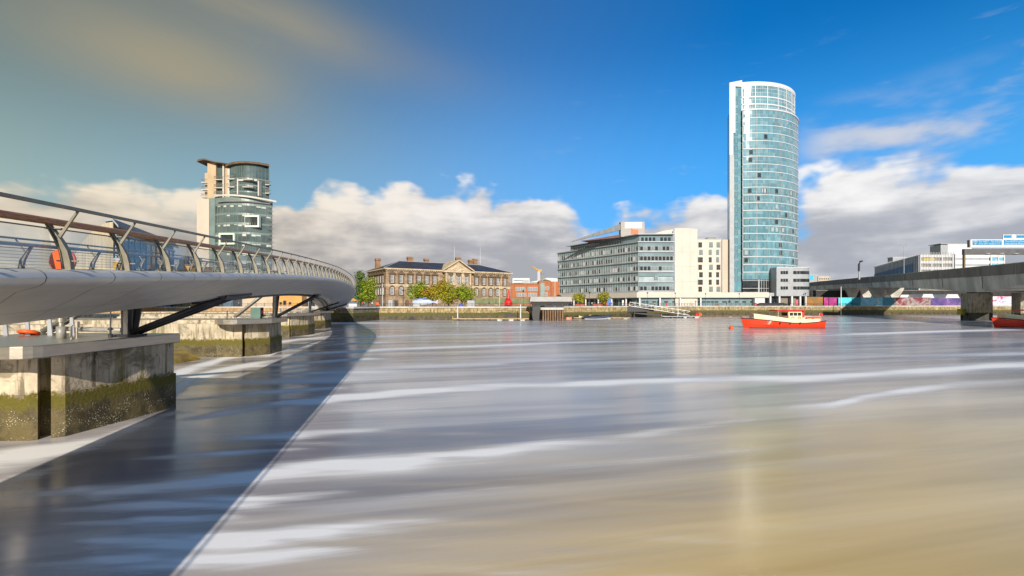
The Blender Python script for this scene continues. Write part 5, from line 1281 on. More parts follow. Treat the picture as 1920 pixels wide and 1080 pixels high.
# ------------------------------------------------------------------ car park and far blocks on the right
def car_park():
    Y = 330; k = Y/900.; b = frame('car_park', 'white slatted multi storey car park with a blue side and yellow panels', 'car park', GX(1725,Y), Y, 1, 0)
    X = lambda px: (px-1725)*k; Z = lambda y: GZ(y,Y)-GR
    x1 = X(1883); top = Z(477.5)
    w = MB(); w.sbox(0.5,x1,0.6,30,0,top-1,.47); w.build('core', 'concrete_dark', b)
    LDv = Vector((49,106)).normalized(); LL = 117
    def LP(s, off=0): return (LDv.x*s-LDv.y*off*1, LDv.y*s+LDv.x*off*1)
    w = MB(); w.prism([(0,0.61),LP(LL,0),(LP(LL,0)[0]+8,LP(LL,0)[1]),(8,.61)], 0, top-.6); w.build('side_wall', mat('zinc_cladding', (.58,.63,.68), .5, .2, .15, .4), b)
    w = MB(); w.prism([LP(13,.35),LP(LL,.35),LP(LL,.05),LP(13,.05)], Z(520), [Z(491),Z(496),Z(496),Z(491)]); w.build('blue_panel', mat('panel_blue', (.03,.26,.62), .5, 0, .25, .12), b)
    w = MB()
    for i in range(34):
        s = i*LL/34; w.prism([LP(s,.75),LP(s+.35,.75),LP(s+.35,.4),LP(s,.4)], 8, top+.8)
    w.prism([LP(0,.8),LP(LL,.8),LP(LL,.35),LP(0,.35)], top-.7, top-.2); w.build('side_fins', 'light_grey', b)
    for y in (477.5, 489, 500.5): q = MB(); q.box(-.2,x1,-.3,.59,Z(y)-1.9,Z(y)); q.build('floor_band', 'white', b)
    f = MB()
    for i in range(38):
        x = i*X(1790)/20*.9
        if x < X(1788) or x > X(1850): f.box(x,x+.18,-.6,-.3,Z(516),top+1.6)
    f.build('slat_screen', 'white', b)
    for px in (1725.3,1746,1766,1786,1857,1871,1882): f = MB(); f.box(X(px)-.35,X(px)+.35,-.55,.58,Z(516),top-.05); f.build('column', 'white', b)
    for i in range(3): q = MB(); q.box(X(1730)+i*2.9,X(1730)+i*2.9+2.6,-.2,.3,Z(488.5),Z(484)); q.build('yellow_panel', mat('panel_yellow', (.62,.46,.02), .5, 0, .1, 1), b)
    w = MB(); w.box(X(1788),X(1851),-1.2,8,Z(516),top+.3); w.build('white_tower', 'white', b)
    for y in (484,495.5): q = MB(); q.box(X(1789),X(1850),-1.28,-1.21,Z(y+3.2),Z(y)); q.build('grey_band', 'light_grey', b)
    q = MB(); q.box(X(1859),X(1881),-.15,.4,Z(498),Z(480)); q.build('blue_glass', mat('pale_blue_glass', (.20,.42,.55), .2, 0, .35, .5), b)
    Y2 = 420; b = frame('white_warehouse', 'big plain white box building behind the car park', 'building', GX(1777,Y2), Y2, 1, 0); k = Y2/900
    w = MB(); w.box(0,21,0,12,0,GZ(457.5,Y2)-GR); w.build('wall', 'white', b); w = MB(); w.prism([(-.01,0.1),(-.01,12),(-6,11),(-6,.2)][::-1], 0, GZ(459,Y2)-GR); w.build('grey_wing', 'light_grey', b)
    w = MB(); w.box(-6.3,21.3,-.3,12.3,GZ(457.5,Y2)-GR+.002,GZ(457.5,Y2)-GR+.5); w.build('parapet', 'light_grey', b)
    b = frame('shade_wall', 'added near black wall standing for the shade behind the viaduct piers', 'wall', 190, 300, 1, 0); w = MB(); w.box(0,140,0,3,0,9.2); w.build('wall_face', mat('underbridge_shade', (.035,.033,.035), .9, 0, .3, .4), b); w = MB(); w.box(-.2,140.2,-.2,3.2,9.21,9.6); w.build('coping', 'concrete_dark', b)  # added wall, near black in place of the shade under the viaduct
    b = frame('grey_kiosk', 'small pale rooftop hut left of the car park roof line', 'hut', GX(1674,440), 440, 1, 0); w = MB(); w.box(0,12,0,6,0,GZ(483,440)-GR); w.build('wall', 'light_grey', b); w = MB(); w.box(-.4,12.4,-.4,6.4,GZ(483,440)-GR,GZ(482,440)-GR); w.build('roof', 'white', b)
    # far office blocks right of the annex
    b = frame('far_block', 'distant cream block with small windows behind the viaduct end', 'building', GX(1534,430), 430, 1, 0); k = 430/900.
    w = MB(); w.box(0,11,0,8,0,GZ(518,430)-GR); w.build('wall', 'cream', b)
    p = window_proto('window', 1.0, 1.2, 'light_grey', 'dark_glass', b, (1.6,-.05,GZ(524,430)-GR), (0,0), .1)
    for i in range(1,5): cp(p, b, (1.6+i*1.9,-.05,GZ(524,430)-GR))
    for i in range(5): cp(p, b, (1.6+i*1.9,-.05,GZ(529,430)-GR))
    b = frame('blue_sign_block', 'distant grey block with bright blue sign panel beside the grey annex', 'building', GX(1513,410), 410, 1, 0)
    w = MB(); w.box(0,9,0,8,0,GZ(514,410)-GR); w.build('wall', 'light_grey', b); w = MB(); w.box(1,5.5,-.15,-.01,GZ(524,410)-GR,GZ(516,410)-GR); w.build('sign_panel', mat('sky_blue_sign', (.05,.42,.75), .5, 0, .15, 1), b)
car_park()
# hoardings along the quay
def hoarding(px0, px1, ytop, Y0, Y1, cols, name, label, scale=.25):
    a = Vector((GX(px0,Y0),Y0)); c = Vector((GX(px1,Y1),Y1)); L = (c-a).length; r = thing(name, label, 'hoarding', (a.x,a.y,GR), math.atan2(c.y-a.y,c.x-a.x))
    key = name+label; m = bpy.data.materials.new('mural'); m.use_nodes = True; t = NT(m.node_tree); b = t.n['Principled BSDF']; b.inputs['Roughness'].default_value = .6
    P = t.new('ShaderNodeTexCoord').outputs['Object']; n = t.noise(t.vscale(P, (1,1,1.6)), scale, 3, .6, 1.2); pts = [(.30+.40*i/max(1,len(cols)-1), c_) for i, c_ in enumerate(cols)]
    if len(pts) < 2: pts = [(0,cols[0]),(1,cols[0])]
    t.put(b.inputs['Base Color'], t.ramp(n, pts, 'LINEAR'))
    h = GZ(ytop, (Y0+Y1)/2)-GR; q = MB(); q.box(0,L,0,.12,.15,h); q.build('panel', m, r)
    q = MB(); q.box(0,L,-.03,.15,h+.001,h+.08)
    for i in range(int(L/2.4)+1): q.box(min(i*2.4,L-.1),min(i*2.4,L-.1)+.1,.121,.3,0,h)
    q.build('frame', 'post_steel', r)
hoarding(1511,1543,557,228.5,229,[(.06,.14,.09),(.30,.12,.02),(.36,.24,.03)],'mural_hoarding','brown and ochre painted hoarding next to the grey annex',.12)
hoarding(1545,1571.5,558,229,229.5,[(.06,.05,.2),(.40,.02,.18),(.5,.12,.3)],'mural_hoarding','magenta painted hoarding between the brown and the bright teal ones',.15)
hoarding(1572,1597,558,228.5,228.5,[(.05,.50,.62),(.10,.58,.66)],'mural_hoarding','bright turquoise hoarding panel on the quay',.1)
hoarding(1597.5,1613,558,229,229.5,[(.02,.20,.26),(.03,.28,.34)],'mural_hoarding','dark teal hoarding panel between the two bright ones',.12)
hoarding(1614,1655,558,229.5,230,[(.02,.22,.42),(.30,.55,.70),(.06,.45,.66),(.55,.5,.5)],'mural_hoarding','sky blue mural hoarding with pale patches on the quay',.18)
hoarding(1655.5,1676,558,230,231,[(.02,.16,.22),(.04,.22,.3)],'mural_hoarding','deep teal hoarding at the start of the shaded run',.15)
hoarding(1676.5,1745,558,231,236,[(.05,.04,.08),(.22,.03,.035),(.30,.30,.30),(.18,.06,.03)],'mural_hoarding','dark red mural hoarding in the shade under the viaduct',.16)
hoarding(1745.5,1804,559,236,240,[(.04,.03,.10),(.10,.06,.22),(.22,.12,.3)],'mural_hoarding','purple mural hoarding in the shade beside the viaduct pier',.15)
hoarding(1852,1935,556,250,252,[(.55,.04,.16),(.8,.45,.6),(.85,.85,.85),(.3,.25,.6)],'mural_hoarding','pink and white mural hoarding seen past the viaduct pier',.3)
def marquee(px, Y, w, h, label):
    r = thing('marquee', label, 'marquee', (GX(px,Y),Y,GR)); q = MB(); q.sprism([(-w/2,0),(w/2,0),(w/2,h*.55),(w*.32,h),(-w*.32,h),(-w/2,h*.55)], 0, 12, .0); q.build('canvas', 'white', r); q = MB(); q.box(-w*.40,w*.40,-.05,-.01,h*.15,h*.52); q.build('opening', 'dark_glass', r)
marquee(1698, 285, 8, 6.4, 'pale blue white marquee under the viaduct, left of the two white ones')
marquee(1740, 275, 8, 6.6, 'white marquee with dark opening under the viaduct')
marquee(1786, 270, 9, 6.4, 'white marquee half hidden by the viaduct river pier')
# ------------------------------------------------------------------ boats
def ferry(name, label, x, y, rz, L=17.0, canopy=True):
    r = thing(name, label, 'boat', (x,y,0), rz)
    n = 22; secs = []; rail = []
    def halfw(t): return (2.25*min(1, (t/.30))**.62 if t < .3 else 2.25)*(1-.18*max(0,(t-.7)/.3)**2)
    def sheer(t): return 2.15-1.0*min(1,t/.55)+.45*max(0,(t-.72)/.28)**1.4
    hull = MB()
    for i in range(n+1):
        t = i/n; w = max(.04, halfw(t)); xx = (t-.5)*L; z1 = sheer(t); keel = -.6+.5*max(0,1-t/.12)
        rk = -.9*max(0,1-t/.10)
        secs.append([(xx+rk,-w,z1),(xx+rk*.6,-w*.95,z1*.55),(xx+rk*.25,-w*.80,.0),(xx,-w*.35,keel),(xx,w*.35,keel),(xx+rk*.25,w*.80,0),(xx+rk*.6,w*.95,z1*.55),(xx+rk,w,z1)])
    hull.loft(secs); o = hull.build('hull', 'boat_red', r); smooth_angle(o, 50)
    for sg in (-1,1):
        b = MB(); b.tube([(s[0][0], sg*(abs(s[0][1])+.03), s[0][2]) for s in secs], .09, 6); b.build('rubbing_strake', 'black', r)
    dk = MB(); ds = []
    for i in range(2, n-1):
        t = i/n; w = halfw(t)*.86; xx = (t-.5)*L; z0 = sheer(t)-.05; hh = 1.15-.35*max(0,(t-.15)/.6)
        if t > .78: hh = .75
        ds.append([(xx,-w,z0),(xx,-w*.94,z0+hh),(xx,0,z0+hh+.14),(xx,w*.94,z0+hh),(xx,w,z0)])
    dk.loft(ds); o = dk.build('foredeck', 'boat_cream', r); smooth_angle(o, 40)
    cb = MB(); x0 = .4; z0 = 1.75
    cb.xprism([(-1.5,z0),(1.5,z0),(1.35,z0+1.9),(-1.35,z0+1.9)], x0, x0+3.0); co = cb.build('wheelhouse', 'boat_cream', r)
    for sg in (-1,1):
        q = MB(); 
        for i in range(3): q.box(x0+.25+i*.9,x0+.95+i*.9,sg*1.44-.06,sg*1.44+.06,z0+.95,z0+1.6)
        q.build('window', 'dark_glass', co)
    q = MB(); q.box(x0-.04,x0-.005,-1.0,1.0,z0+.9,z0+1.6); q.build('window', 'dark_glass', co)
    rf = MB(); rf.xprism([(-1.75,z0+1.92),(1.75,z0+1.92),(1.2,z0+2.2),(-1.2,z0+2.2)], x0-2.6, x0+3.6); rf.build('canopy', 'boat_red', r)
    for sx in (x0-2.4,): 
        for sg in (-1,1): q = MB(); q.tube([(sx,sg*1.5,z0-.3),(sx,sg*1.6,z0+1.92)], .045, 6); q.build('canopy_post', 'boat_cream', r)
    bx = MB(); bx.box(x0+3.01,x0+3.7,-1.1,1.1,z0,z0+2.05); bx.build('funnel_casing', 'boat_red', r)
    # aft passenger rail with orange and white dodgers
    for sg in (-1,1):
        q = MB(); q.tube([(x0+3.4,sg*1.7,z0+.75),(L*.44,sg*1.6,z0+.75)], .04, 6); q.tube([(x0+3.4,sg*1.7,z0+.35),(L*.44,sg*1.6,z0+.35)], .04, 6)
        for i in range(6): xx = x0+3.4+i*(L*.44-x0-3.4)/5; q.tube([(xx,sg*1.7-sg*.02*i,z0-.5),(xx,sg*1.7-sg*.02*i,z0+.75)], .035, 6)
        q.build('guard_rail', 'white', r)
        q = MB(); q.box(x0+3.6,L*.43,sg*1.72-.03,sg*1.72+.03,z0+.32,z0+.74); q.build('dodger', mat('orange_canvas', (.62,.10,.04), .8, 0, .3, 2.5), r)
    ws = MB(); ws.box(L*.20,L*.43,-1.65,1.65,sheer(.8)-.1,sheer(.85)+1.0); wo = ws.build('aft_cabin', 'boat_cream', r)
    for x in (L*.24,L*.33): 
        for sg in (-1,1): q = MB(); q.box(x-.25,x+.25,sg*1.66-.02,sg*1.66+.02,sheer(.8)+.35,sheer(.85)+.85); q.build('window', 'dark_glass', wo)
    for i in range(3): q = MB(); q.lathe([(.01,-.25),(.13,-.2),(.13,.2),(.01,.25)], (L*(-.12+.13*i),-2.36,sheer(.5)-.15), 8); q.build('fender', 'black', r)
    bt = MB(); bt.loft([[(s[2][0]*1.0,-abs(s[2][1])-.03,-.05),(s[2][0],-abs(s[2][1])-.05,.22),(s[2][0],-abs(s[2][1])*.98+.1,.22),(s[2][0],-abs(s[2][1])+.1,-.05)] for s in secs[1:]]); bt.build('waterline_stripe', mat('waterline_grime', (.10,.03,.015), .7, 0, .4, 2), r)
    for xx in (x0+.9, x0+2.3): q = MB(); torus(q, (xx,-1.56,z0+.45), .26, .06, (0,1,0), 16, 6); q.build('life_ring', 'orange', r, True)
    q = MB(); q.tube([(-L*.44,-.9,2.3),(-L*.36,-1.5,2.35),(-L*.28,-1.9,2.1),(-L*.20,-2.1,1.9)], .03, 5); q.build('bow_rail', 'white', r)
    q = MB(); q.tube([(L*.46,0,1.4),(L*.49,0,3.2)], .03, 5); q.build('flag_staff', 'white', r); q = MB(); q.box(L*.485,L*.485+.8,-.01,.01,2.6,3.1); q.build('flag', 'red', r)
    ms = MB(); ms.tube([(x0+1.4,0,z0+2.1),(x0+1.4,0,z0+3.4)], .05, 6); ms.tube([(x0+.9,0,z0+3.0),(x0+1.9,0,z0+3.0)], .03, 5); ms.build('mast', 'white', r)
    return r
ferry('passenger_boat', 'red hulled passenger boat with cream deck and orange canopy alone on open water', GX(1470,104), 104.5, R(3))
ferry('passenger_boat', 'second red and cream boat cut off by the frame edge near the viaduct pier', GX(1930,108), 108, R(2), 16)
def inflatable():
    r = thing('inflatable_boat', 'blue inflatable dinghy with dark cover moored below the quay', 'boat', (GX(1117,168),166,0), R(4))
    path = [(-4.6,-1.1,.55),(-1,-1.15,.5),(2.4,-1.05,.62),(4.0,-.7,.95),(4.9,0,1.25),(4.0,.7,.95),(2.4,1.05,.62),(-1,1.15,.5),(-4.6,1.1,.55)]
    MB().tube(path, [.34,.42,.42,.38,.34,.38,.42,.42,.34], 12).build('tube', 'rubber', r, True)
    q = MB(); q.loft([[(x,-w,z),(x,0,z-.35),(x,w,z),(x,0,z+h)] for x, w, z, h in ((-4.2,1.0,.5,.3),(-2,1.05,.5,.8),(0,1.05,.5,.95),(2.2,.9,.6,.5),(3.6,.4,.9,.2))]); q.build('cover', 'black', r)
    q = MB(); q.box(-4.9,-4.4,-.35,.35,.3,1.5); q.build('outboard_motor', 'dark_steel', r)
    q = MB(); q.tube([(-4.5,-1.1,.1),(-1,-1.2,.05),(2.6,-1.1,.15),(4.2,-.6,.45)], .12, 6); q.build('white_band', 'white', r)
    r = thing('rowing_boat', 'small cream dinghy lying behind the blue inflatable', 'boat', (GX(1097,169),168.6,0)); q = MB()
    q.loft([[(x,-w,z),(x,-w*.6,-.1),(x,w*.6,-.1),(x,w,z)] for x, w, z in ((-2.2,.1,1.15),(-1.2,.7,.9),(.6,.85,.75),(2.0,.75,.85))]); q.build('hull', 'boat_cream', r); q = MB(); q.box(1.3,2.1,-.5,.5,.8,1.4); q.build('locker', 'orange_render', r)
    o = MB(); o.loft([[(x,-w,z0),(x,w,z0),(x,w*.8,z1),(x,-w*.8,z1)] for x, w, z0, z1 in ((-1.1,.3,.05,.45),(-.6,.55,-.1,.6),(.5,.55,-.1,.55),(1.1,.45,0,.8))]); b = o.build('float', 'orange', None, False, (GX(1065,166),165.5,0)); tag(b, 'orange float moored beside the dark piles of the pavilion', 'float')
    o = MB(); o.lathe([(.02,-.3),(.35,-.22),(.5,0),(.42,.28),(.2,.42),(.06,.45),(.06,.6),(.02,.6)], n=16); b = o.build('mooring_buoy', 'orange', None, True, (GX(1371,101.5),101.5,.1)); tag(b, 'small orange mooring buoy floating left of the red boat', 'buoy')
inflatable()
# ------------------------------------------------------------------ trees
def tree(name, label, x, y, z, h, cw, ch, leafm, seed, n=1500, trunk=.22, group=None, col=False, leaf=.32):
    rnd = random.Random(seed); r = thing(name, label, 'tree', (x,y,z), 0, group)
    t = MB(); zc = h-ch*.55; t.tube([(0,0,0),(.05,.02,zc*.5),(.0,.0,zc),(.1,0,h*.82)], [trunk,trunk*.8,trunk*.6,trunk*.2], 7)
    clumps = []
    for i in range(9 if not col else 12):
        a = rnd.uniform(0,2*PI); f = rnd.uniform(.2,.95) if not col else rnd.uniform(.0,.7); zz = h-ch*rnd.uniform(.12,.92)
        shape = math.sqrt(max(.05,1-((zz-(h-ch*.5))/(ch*.55))**2)); rr = cw/2*f*shape
        p = Vector((rr*math.cos(a), rr*math.sin(a), zz)); clumps.append((p, (cw*.22+ch*.10)*rnd.uniform(.65,1.1)))
        t.tube([(0,0,max(h*.25,zz-ch*.35)), p*.55+Vector((0,0,zz*.45-.2)), p], [trunk*.4,trunk*.25,.03], 5)
    t.build('trunk', 'bark', r)
    m = MB()
    for i in range(n):
        p0, rad = clumps[rnd.randrange(len(clumps))]
        d = Vector((rnd.gauss(0,1),rnd.gauss(0,1),rnd.gauss(0,1))).normalized(); p = p0+d*rad*rnd.uniform(.25,1.0)**.6
        a = Vector((rnd.gauss(0,1),rnd.gauss(0,1),rnd.gauss(0,.6))).normalized(); b = a.cross(d+Vector((.01,.2,.3))).normalized(); s = leaf*rnd.uniform(.6,1.3)
        m.add([p-a*s, p-b*s*.55, p+a*s, p+b*s*.55], [(0,1,2,3)])
    m.build('crown', leafm, r)
G1 = 'trees in front of the old stone building'
tree('plaza_tree','green round tree at the left end of the plaza row, above the fish', GX(786,182),182,GR,8.8,10.5,6.6,'leaf_green',1,3000,group=G1)
tree('plaza_tree','amber tinged tree second in the plaza row', GX(811,183),183.5,GR,9.2,10.8,6.8,'leaf_amber',2,3000,group=G1)
tree('plaza_tree','olive green tree third in the plaza row, before the pediment', GX(841,182),182.5,GR,8.8,12.0,6.4,'leaf_olive',3,3200,group=G1)
tree('plaza_tree','fresh green tree at the right end of the plaza row', GX(866,181),181,GR,8.7,9.6,6.6,'leaf_green',4,2800,group=G1)
tree('slender_tree','tall narrow dark green tree nearest the bridge tip', GX(676,178),178,GR,13.0,4.6,12.0,'leaf_dark',5,2600,.16,'narrow trees beside the bridge landing',True)
tree('slender_tree','tall narrow bright green tree at the corner of the stone building', GX(690.5,176),176,GR,12.6,6.0,11.4,'leaf_green',6,3000,.16,'narrow trees beside the bridge landing',True)
tree('street_tree','small bushy street tree left of the office entrance', GX(1088,196),196,GR,4.8,6.0,3.4,'leaf_olive',7,800,.10,'small street trees before the office')
tree('street_tree','small bushy street tree by the blue sign of the office', GX(1130,200),200,GR,5.6,6.4,4.2,'leaf_olive',8,900,.10,'small street trees before the office')
tree('street_tree','small low tree half hidden behind the pavilion roof', GX(1051,200),200,GR,4.6,3.4,3.0,'leaf_dark',9,600,.10,'small street trees before the office')
# ------------------------------------------------------------------ quay furniture
def fish():
    r = thing('fish_sculpture', 'big blue and white mosaic fish sculpture lying on the quay', 'sculpture', (GX(795,166),166,GR))
    m = bpy.data.materials.new('mosaic'); m.use_nodes = True; t = NT(m.node_tree); b = t.n['Principled BSDF']; b.inputs['Roughness'].default_value = .25
    P = t.new('ShaderNodeTexCoord').outputs['Object']; vo = t.new('ShaderNodeTexVoronoi'); t.put(vo.inputs['Vector'], P); vo.inputs['Scale'].default_value = 2.6
    x, y, z = t.sep(P); sh = t.m('ADD', t.m('MULTIPLY', z, .42), t.m('MULTIPLY', t.sep(vo.outputs['Color'])[0], .5))
    t.put(b.inputs['Base Color'], t.ramp(t.m('MULTIPLY', sh, .6), [(.30,(.60,.63,.68)),(.62,(.42,.50,.66)),(1.0,(.05,.10,.34))]))
    q = MB(); secs = []
    for i in range(25):
        u = i/24; xx = -4.2+8.2*u; w = 1.22*math.sin(PI*min(1,u*1.02)**.75)**.8+.10
        if u > .86: w = .28
        zc = 1.5+.12*math.sin(u*3); secs.append([(xx, w*.75*math.cos(2*PI*k/14), zc+w*math.sin(2*PI*k/14)) for k in range(14)])
    q.loft(secs); o = q.build('body', m, r, True)
    q = MB(); q.yprism([(3.7,1.5),(5.0,2.7),(4.75,1.5),(5.0,.35)], -.08, .08); q.build('tail_fin', m, r)
    q = MB(); q.yprism([(-.8,2.6),(.2,3.35),(1.0,2.6)], -.06, .06); q.build('dorsal_fin', m, r)
    q = MB(); q.box(-1.6,-1.1,-.4,.4,0,.45); q.box(1.2,1.7,-.4,.4,0,.5); q.build('plinth', 'concrete_dark', r)
fish()
def nav_buoy():
    r = thing('navigation_buoy', 'tall bright red navigation buoy standing on the quay', 'buoy', (GX(953,167),167,GR-.1)); q = MB()
    q.lathe([(.05,.3),(1.0,.35),(1.4,.7),(1.42,1.5),(1.28,1.9),(1.05,2.25),(.82,2.45)], n=24); q.build('float', 'red', r, False)
    q = MB(); q.lathe([(.80,2.451),(.62,3.2),(.34,4.6),(.22,5.0),(.10,5.1)], n=16); q.build('tower', 'red', r, True)
    q = MB(); q.lathe([(.02,5.0),(.2,5.05),(.16,5.5),(.28,5.55),(.02,6.1)], n=12); q.build('topmark', 'red', r)
    q = MB(); torus(q, (0,0,1.1), 1.43, .08, (0,0,1)); q.build('rubbing_band', mat('dark_red', (.30,.02,.02), .5, 0, .1, 1), r, True)
    q = MB(); q.lathe([(.05,0),(.6,0),(.5,.3),(.05,.3)], n=12); q.build('stand', 'black', r)
    b = thing('lifebuoy_box', 'small red lifebuoy box on the railing at the foot of the red buoy', 'lifebuoy box', (GX(945.5,157),157,GR)); q = MB(); q.lathe([(.02,-.12),(.42,-.12),(.42,.12),(.02,.12)], (0,0,1.0), 14, axis='y'); q.build('case', 'red', b); q = MB(); q.box(-.06,.06,-.05,.05,0,.6); q.build('post', 'black', b)
nav_buoy()
for px, lab in ((708,'round red lifebuoy box on the railing near the bridge landing'),(1138,'round red lifebuoy box by the street tree'),(1417,'round red lifebuoy box at the white entrance box'),(1250,'red lifebuoy box above the gangway')):
    Yq = 157 if px < 1000 else (198 if px < 1200 else 219.5 if px > 1300 else 203); b = thing('lifebuoy_box', lab, 'lifebuoy box', (GX(px,Yq),Yq,GR)); q = MB(); q.lathe([(.02,-.12),(.48,-.12),(.48,.12),(.02,.12)], (0,0,1.0), 14, axis='y'); q.build('case', 'red' if px > 1000 else 'orange', b); q = MB(); q.box(-.06,.06,-.05,.05,0,.6); q.build('post', 'black', b)
def pavilion():
    r = thing('pavilion', 'low grey roofed lookout pavilion on dark piles over the water', 'pavilion', (GX(1031,149),149,0)); k = 149/900.
    X = lambda px: (px-1031)*k; Z = lambda y: GZ(y,149)
    q = MB(); q.loft([[(X(a),y0,Z(c)),(X(b),y0,Z(c)),(X(b),9,Z(c)),(X(a),9,Z(c))] for a, b, c, y0 in ((994,1072,566,-.6),(993,1073,565,-.7),(995,1071,556.5,-.2),(997,1069,555.8,.2))]); q.build('roof', mat('lead_roof', (.30,.29,.28), .55, .1, .15, .5), r)
    q = MB(); q.loft([[(X(a),y0,Z(c)),(X(b),y0,Z(c)),(X(b),8.5,Z(c)),(X(a),8.5,Z(c))] for a, b, c, y0 in ((1000,1062,573.5,.6),(996,1070,566.2,-.3))]); q.build('window_band', mat('brown_glass', (.09,.085,.08), .2, 0, .4, 1.2, vec=(4,1,.3)), r)
    q = MB(); q.loft([[(X(a),1,Z(c)),(X(b),1,Z(c)),(X(b),4,Z(c)),(X(a),4,Z(c))] for a, b, c in ((1000,1011,603,),(998,1012,590),(999,1014,574))]); q.build('column', 'black', r)
    q = MB(); q.box(X(1014),X(1058),1.0,8,Z(581),Z(576.5)); q.build('deck', 'concrete', r)
    for i in range(9): x = X(1019+i*4.6); q = MB(); q.tube([(x,1.6,-2),(x,1.6,Z(581.2))], .26, 7); q.build('pile', 'timber', r)
    m = thing('mast_with_dish', 'grey mast with round lamp head behind the pavilion roof', 'mast', (GX(1017,165),165,GR)); q = MB(); q.box(-.7,.7,-.35,.35,0,GZ(531,165)-GR); q.build('shaft', mat('green_grey', (.20,.27,.25), .6, 0, .2, .5), m); q = MB(); q.tube([(0,0,GZ(531,165)-GR),(0,0,GZ(514,165)-GR)], .25, 6); q.lathe([(.05,-.5),(.5,-.3),(.55,.2),(.05,.4)], (0,0,GZ(512,165)-GR), 10); q.build('head', 'grey_pipe', m)
pavilion()
def green_screen():
    a = Vector((GX(890,172),172)); L = (GX(993,172)-a.x); r = thing('green_hoarding', 'long translucent green hoarding panels behind the red buoy', 'hoarding', (a.x,172,GR))
    for i in range(6): q = MB(); q.box(i*L/6+.05,(i+1)*L/6-.05,0,.1,.9,2.9); q.build('panel', mat('green_sheet', (.12,.145,.05), .5, 0, .3, .5), r)
    q = MB()
    for i in range(7): q.box(i*L/6-.045,i*L/6+.045,-.05,.15,0,3.0)
    q.build('posts', 'dark_steel', r)
    r = thing('grey_kiosk', 'pale grey flat kiosk beside the right plaza tree', 'kiosk', (GX(883,170),170,GR)); q = MB(); q.box(-1.3,1.3,0,2,0,2.2); q.build('wall', 'light_grey', r); q = MB(); q.box(-1.4,1.4,-.1,2.1,2.2,2.35); q.build('roof', 'dark_steel', r)
    r = thing('grey_kiosk', 'pale grey cabinet in front of the stone plinth, left of the fish', 'kiosk', (GX(732,172),172,GR)); q = MB(); q.box(-.8,.8,0,1,0,2.1); q.build('wall', 'light_grey', r); q = MB(); q.box(-.86,.86,-.06,1.06,2.1,2.2); q.build('roof', 'white', r)
    r = thing('blue_tarpaulin', 'crumpled bright blue cover on the quay below the right plaza tree', 'cover', (GX(864,166),166,GR)); q = MB(); rnd = random.Random(2); q.loft([[(x,-w+rnd.uniform(-.1,.1),0),(x,-w*.5,h*rnd.uniform(.8,1)),(x,w*.4,h),(x,w,0)] for x, w, h in ((-.9,.3,.3),(-.5,.6,.9),(0,.7,1.1),(.5,.6,.8),(.95,.3,.3))]); q.build('sheet', mat('tarp_blue', (.02,.09,.50), .6, 0, .2, 2), r)
    r = thing('low_banner', 'white low banner fixed to the quay railing below the fish', 'banner', (GX(781,157.5),157.5,GR)); q = MB(); q.box(-1.3,1.3,-.02,.02,.15,.85); q.build('sheet', 'white', r); q = MB(); q.box(-1.35,-1.3,-.03,.03,0,1); q.box(1.3,1.35,-.03,.03,0,1); q.build('posts', 'black', r)
green_screen()
def railing(x0, y0, x1, y1, label, step=2.2, h=1.15):
    L = math.hypot(x1-x0, y1-y0); r = thing('quay_railing', label, 'railing', (x0,y0,GR), math.atan2(y1-y0,x1-x0))
    for z in (h-.03, h*.66, h*.33): MB().tube([(0,0,z),(L,0,z)], .028 if z < h-.1 else .045, 5).build('rail', 'dark_steel', r)
    n = max(1,int(L/step)); p = MB(); p.box(-.05,.05,-.05,.05,0,h); p.box(-.07,.07,-.07,.07,h,h+.12); po = p.build('post', 'dark_steel', r)
    for i in range(1, n+1): cp(po, r, (i*L/n,0,0))
railing(-120,154.8,-59,155.8,'quay railing on the left bank behind the bridge trusses',2.6)
railing(-42,156.2,-18,156.5,'dark quay railing in front of the stone building left of the fish')
railing(-17.8,156.5,6,156.8,'dark quay railing in front of the plaza trees and buoy')
railing(17,164.8,40,182.2,'dark quay railing behind the inflatable boat')
railing(41,183,83,217.2,'dark quay railing above the gangway before the office')
railing(84.5,217.8,128,224,'dark quay railing before the podium and the tower')
railing(128.5,224,165,229.2,'pale quay railing before the hoardings',3.0)
def street_lamp(px, Y, h, label, g='lantern lamps along the quay'):
    r = thing('street_lamp', label, 'street lamp', (GX(px,Y),Y,GR), 0, g)
    MB().tube([(0,0,0),(0,0,.8),(0,0,h-.6)], [.13,.08,.06], 7).build('post', 'dark_steel', r)
    q = MB(); q.lathe([(.02,h-.6),(.12,h-.58),(.26,h-.2),(.42,h-.12),(.10,h+.08),(.03,h+.2),(.01,h+.2)], n=10); q.build('lantern', 'dark_steel', r)
for px, Y, h, lab in ((756,159,5.6,'lantern lamp just left of the plaza trees'),(981,159,5.4,'lantern lamp at the right end of the green hoarding'),(1105.5,190,5.6,'lantern lamp between the two office street trees'),(1214,204,5.8,'lantern lamp above the gangway'),
    (1266,210,5.8,'lantern lamp before the cream stair block'),(1323,220.5,5.8,'lantern lamp before the narrow hotel block'),(1386,222.5,5.8,'lantern lamp left of the white entrance box'),(1510,227,6.0,'lantern lamp at the grey annex corner'),(690,160,4.0,'short lantern lamp by the slender trees')):
    street_lamp(px, Y, h, lab)
def twin(px, Y, label):
    r = thing('twin_lamp', label, 'street lamp', (GX(px,Y),Y,GR)); h = 7; MB().tube([(0,0,0),(0,0,h)], .07, 7).build('post', 'light_grey', r)
    for s in (-1,1): q = MB(); q.tube([(0,0,h-.5),(s*.7,0,h)], .04, 5); q.lathe([(.02,-.1),(.35,-.05),(.2,.15),(.02,.2)], (s*.7,0,h), 10); q.build('lamp_head', 'dark_steel', r)
twin(1260, 209, 'taller twin headed lamp before the cream stair block')
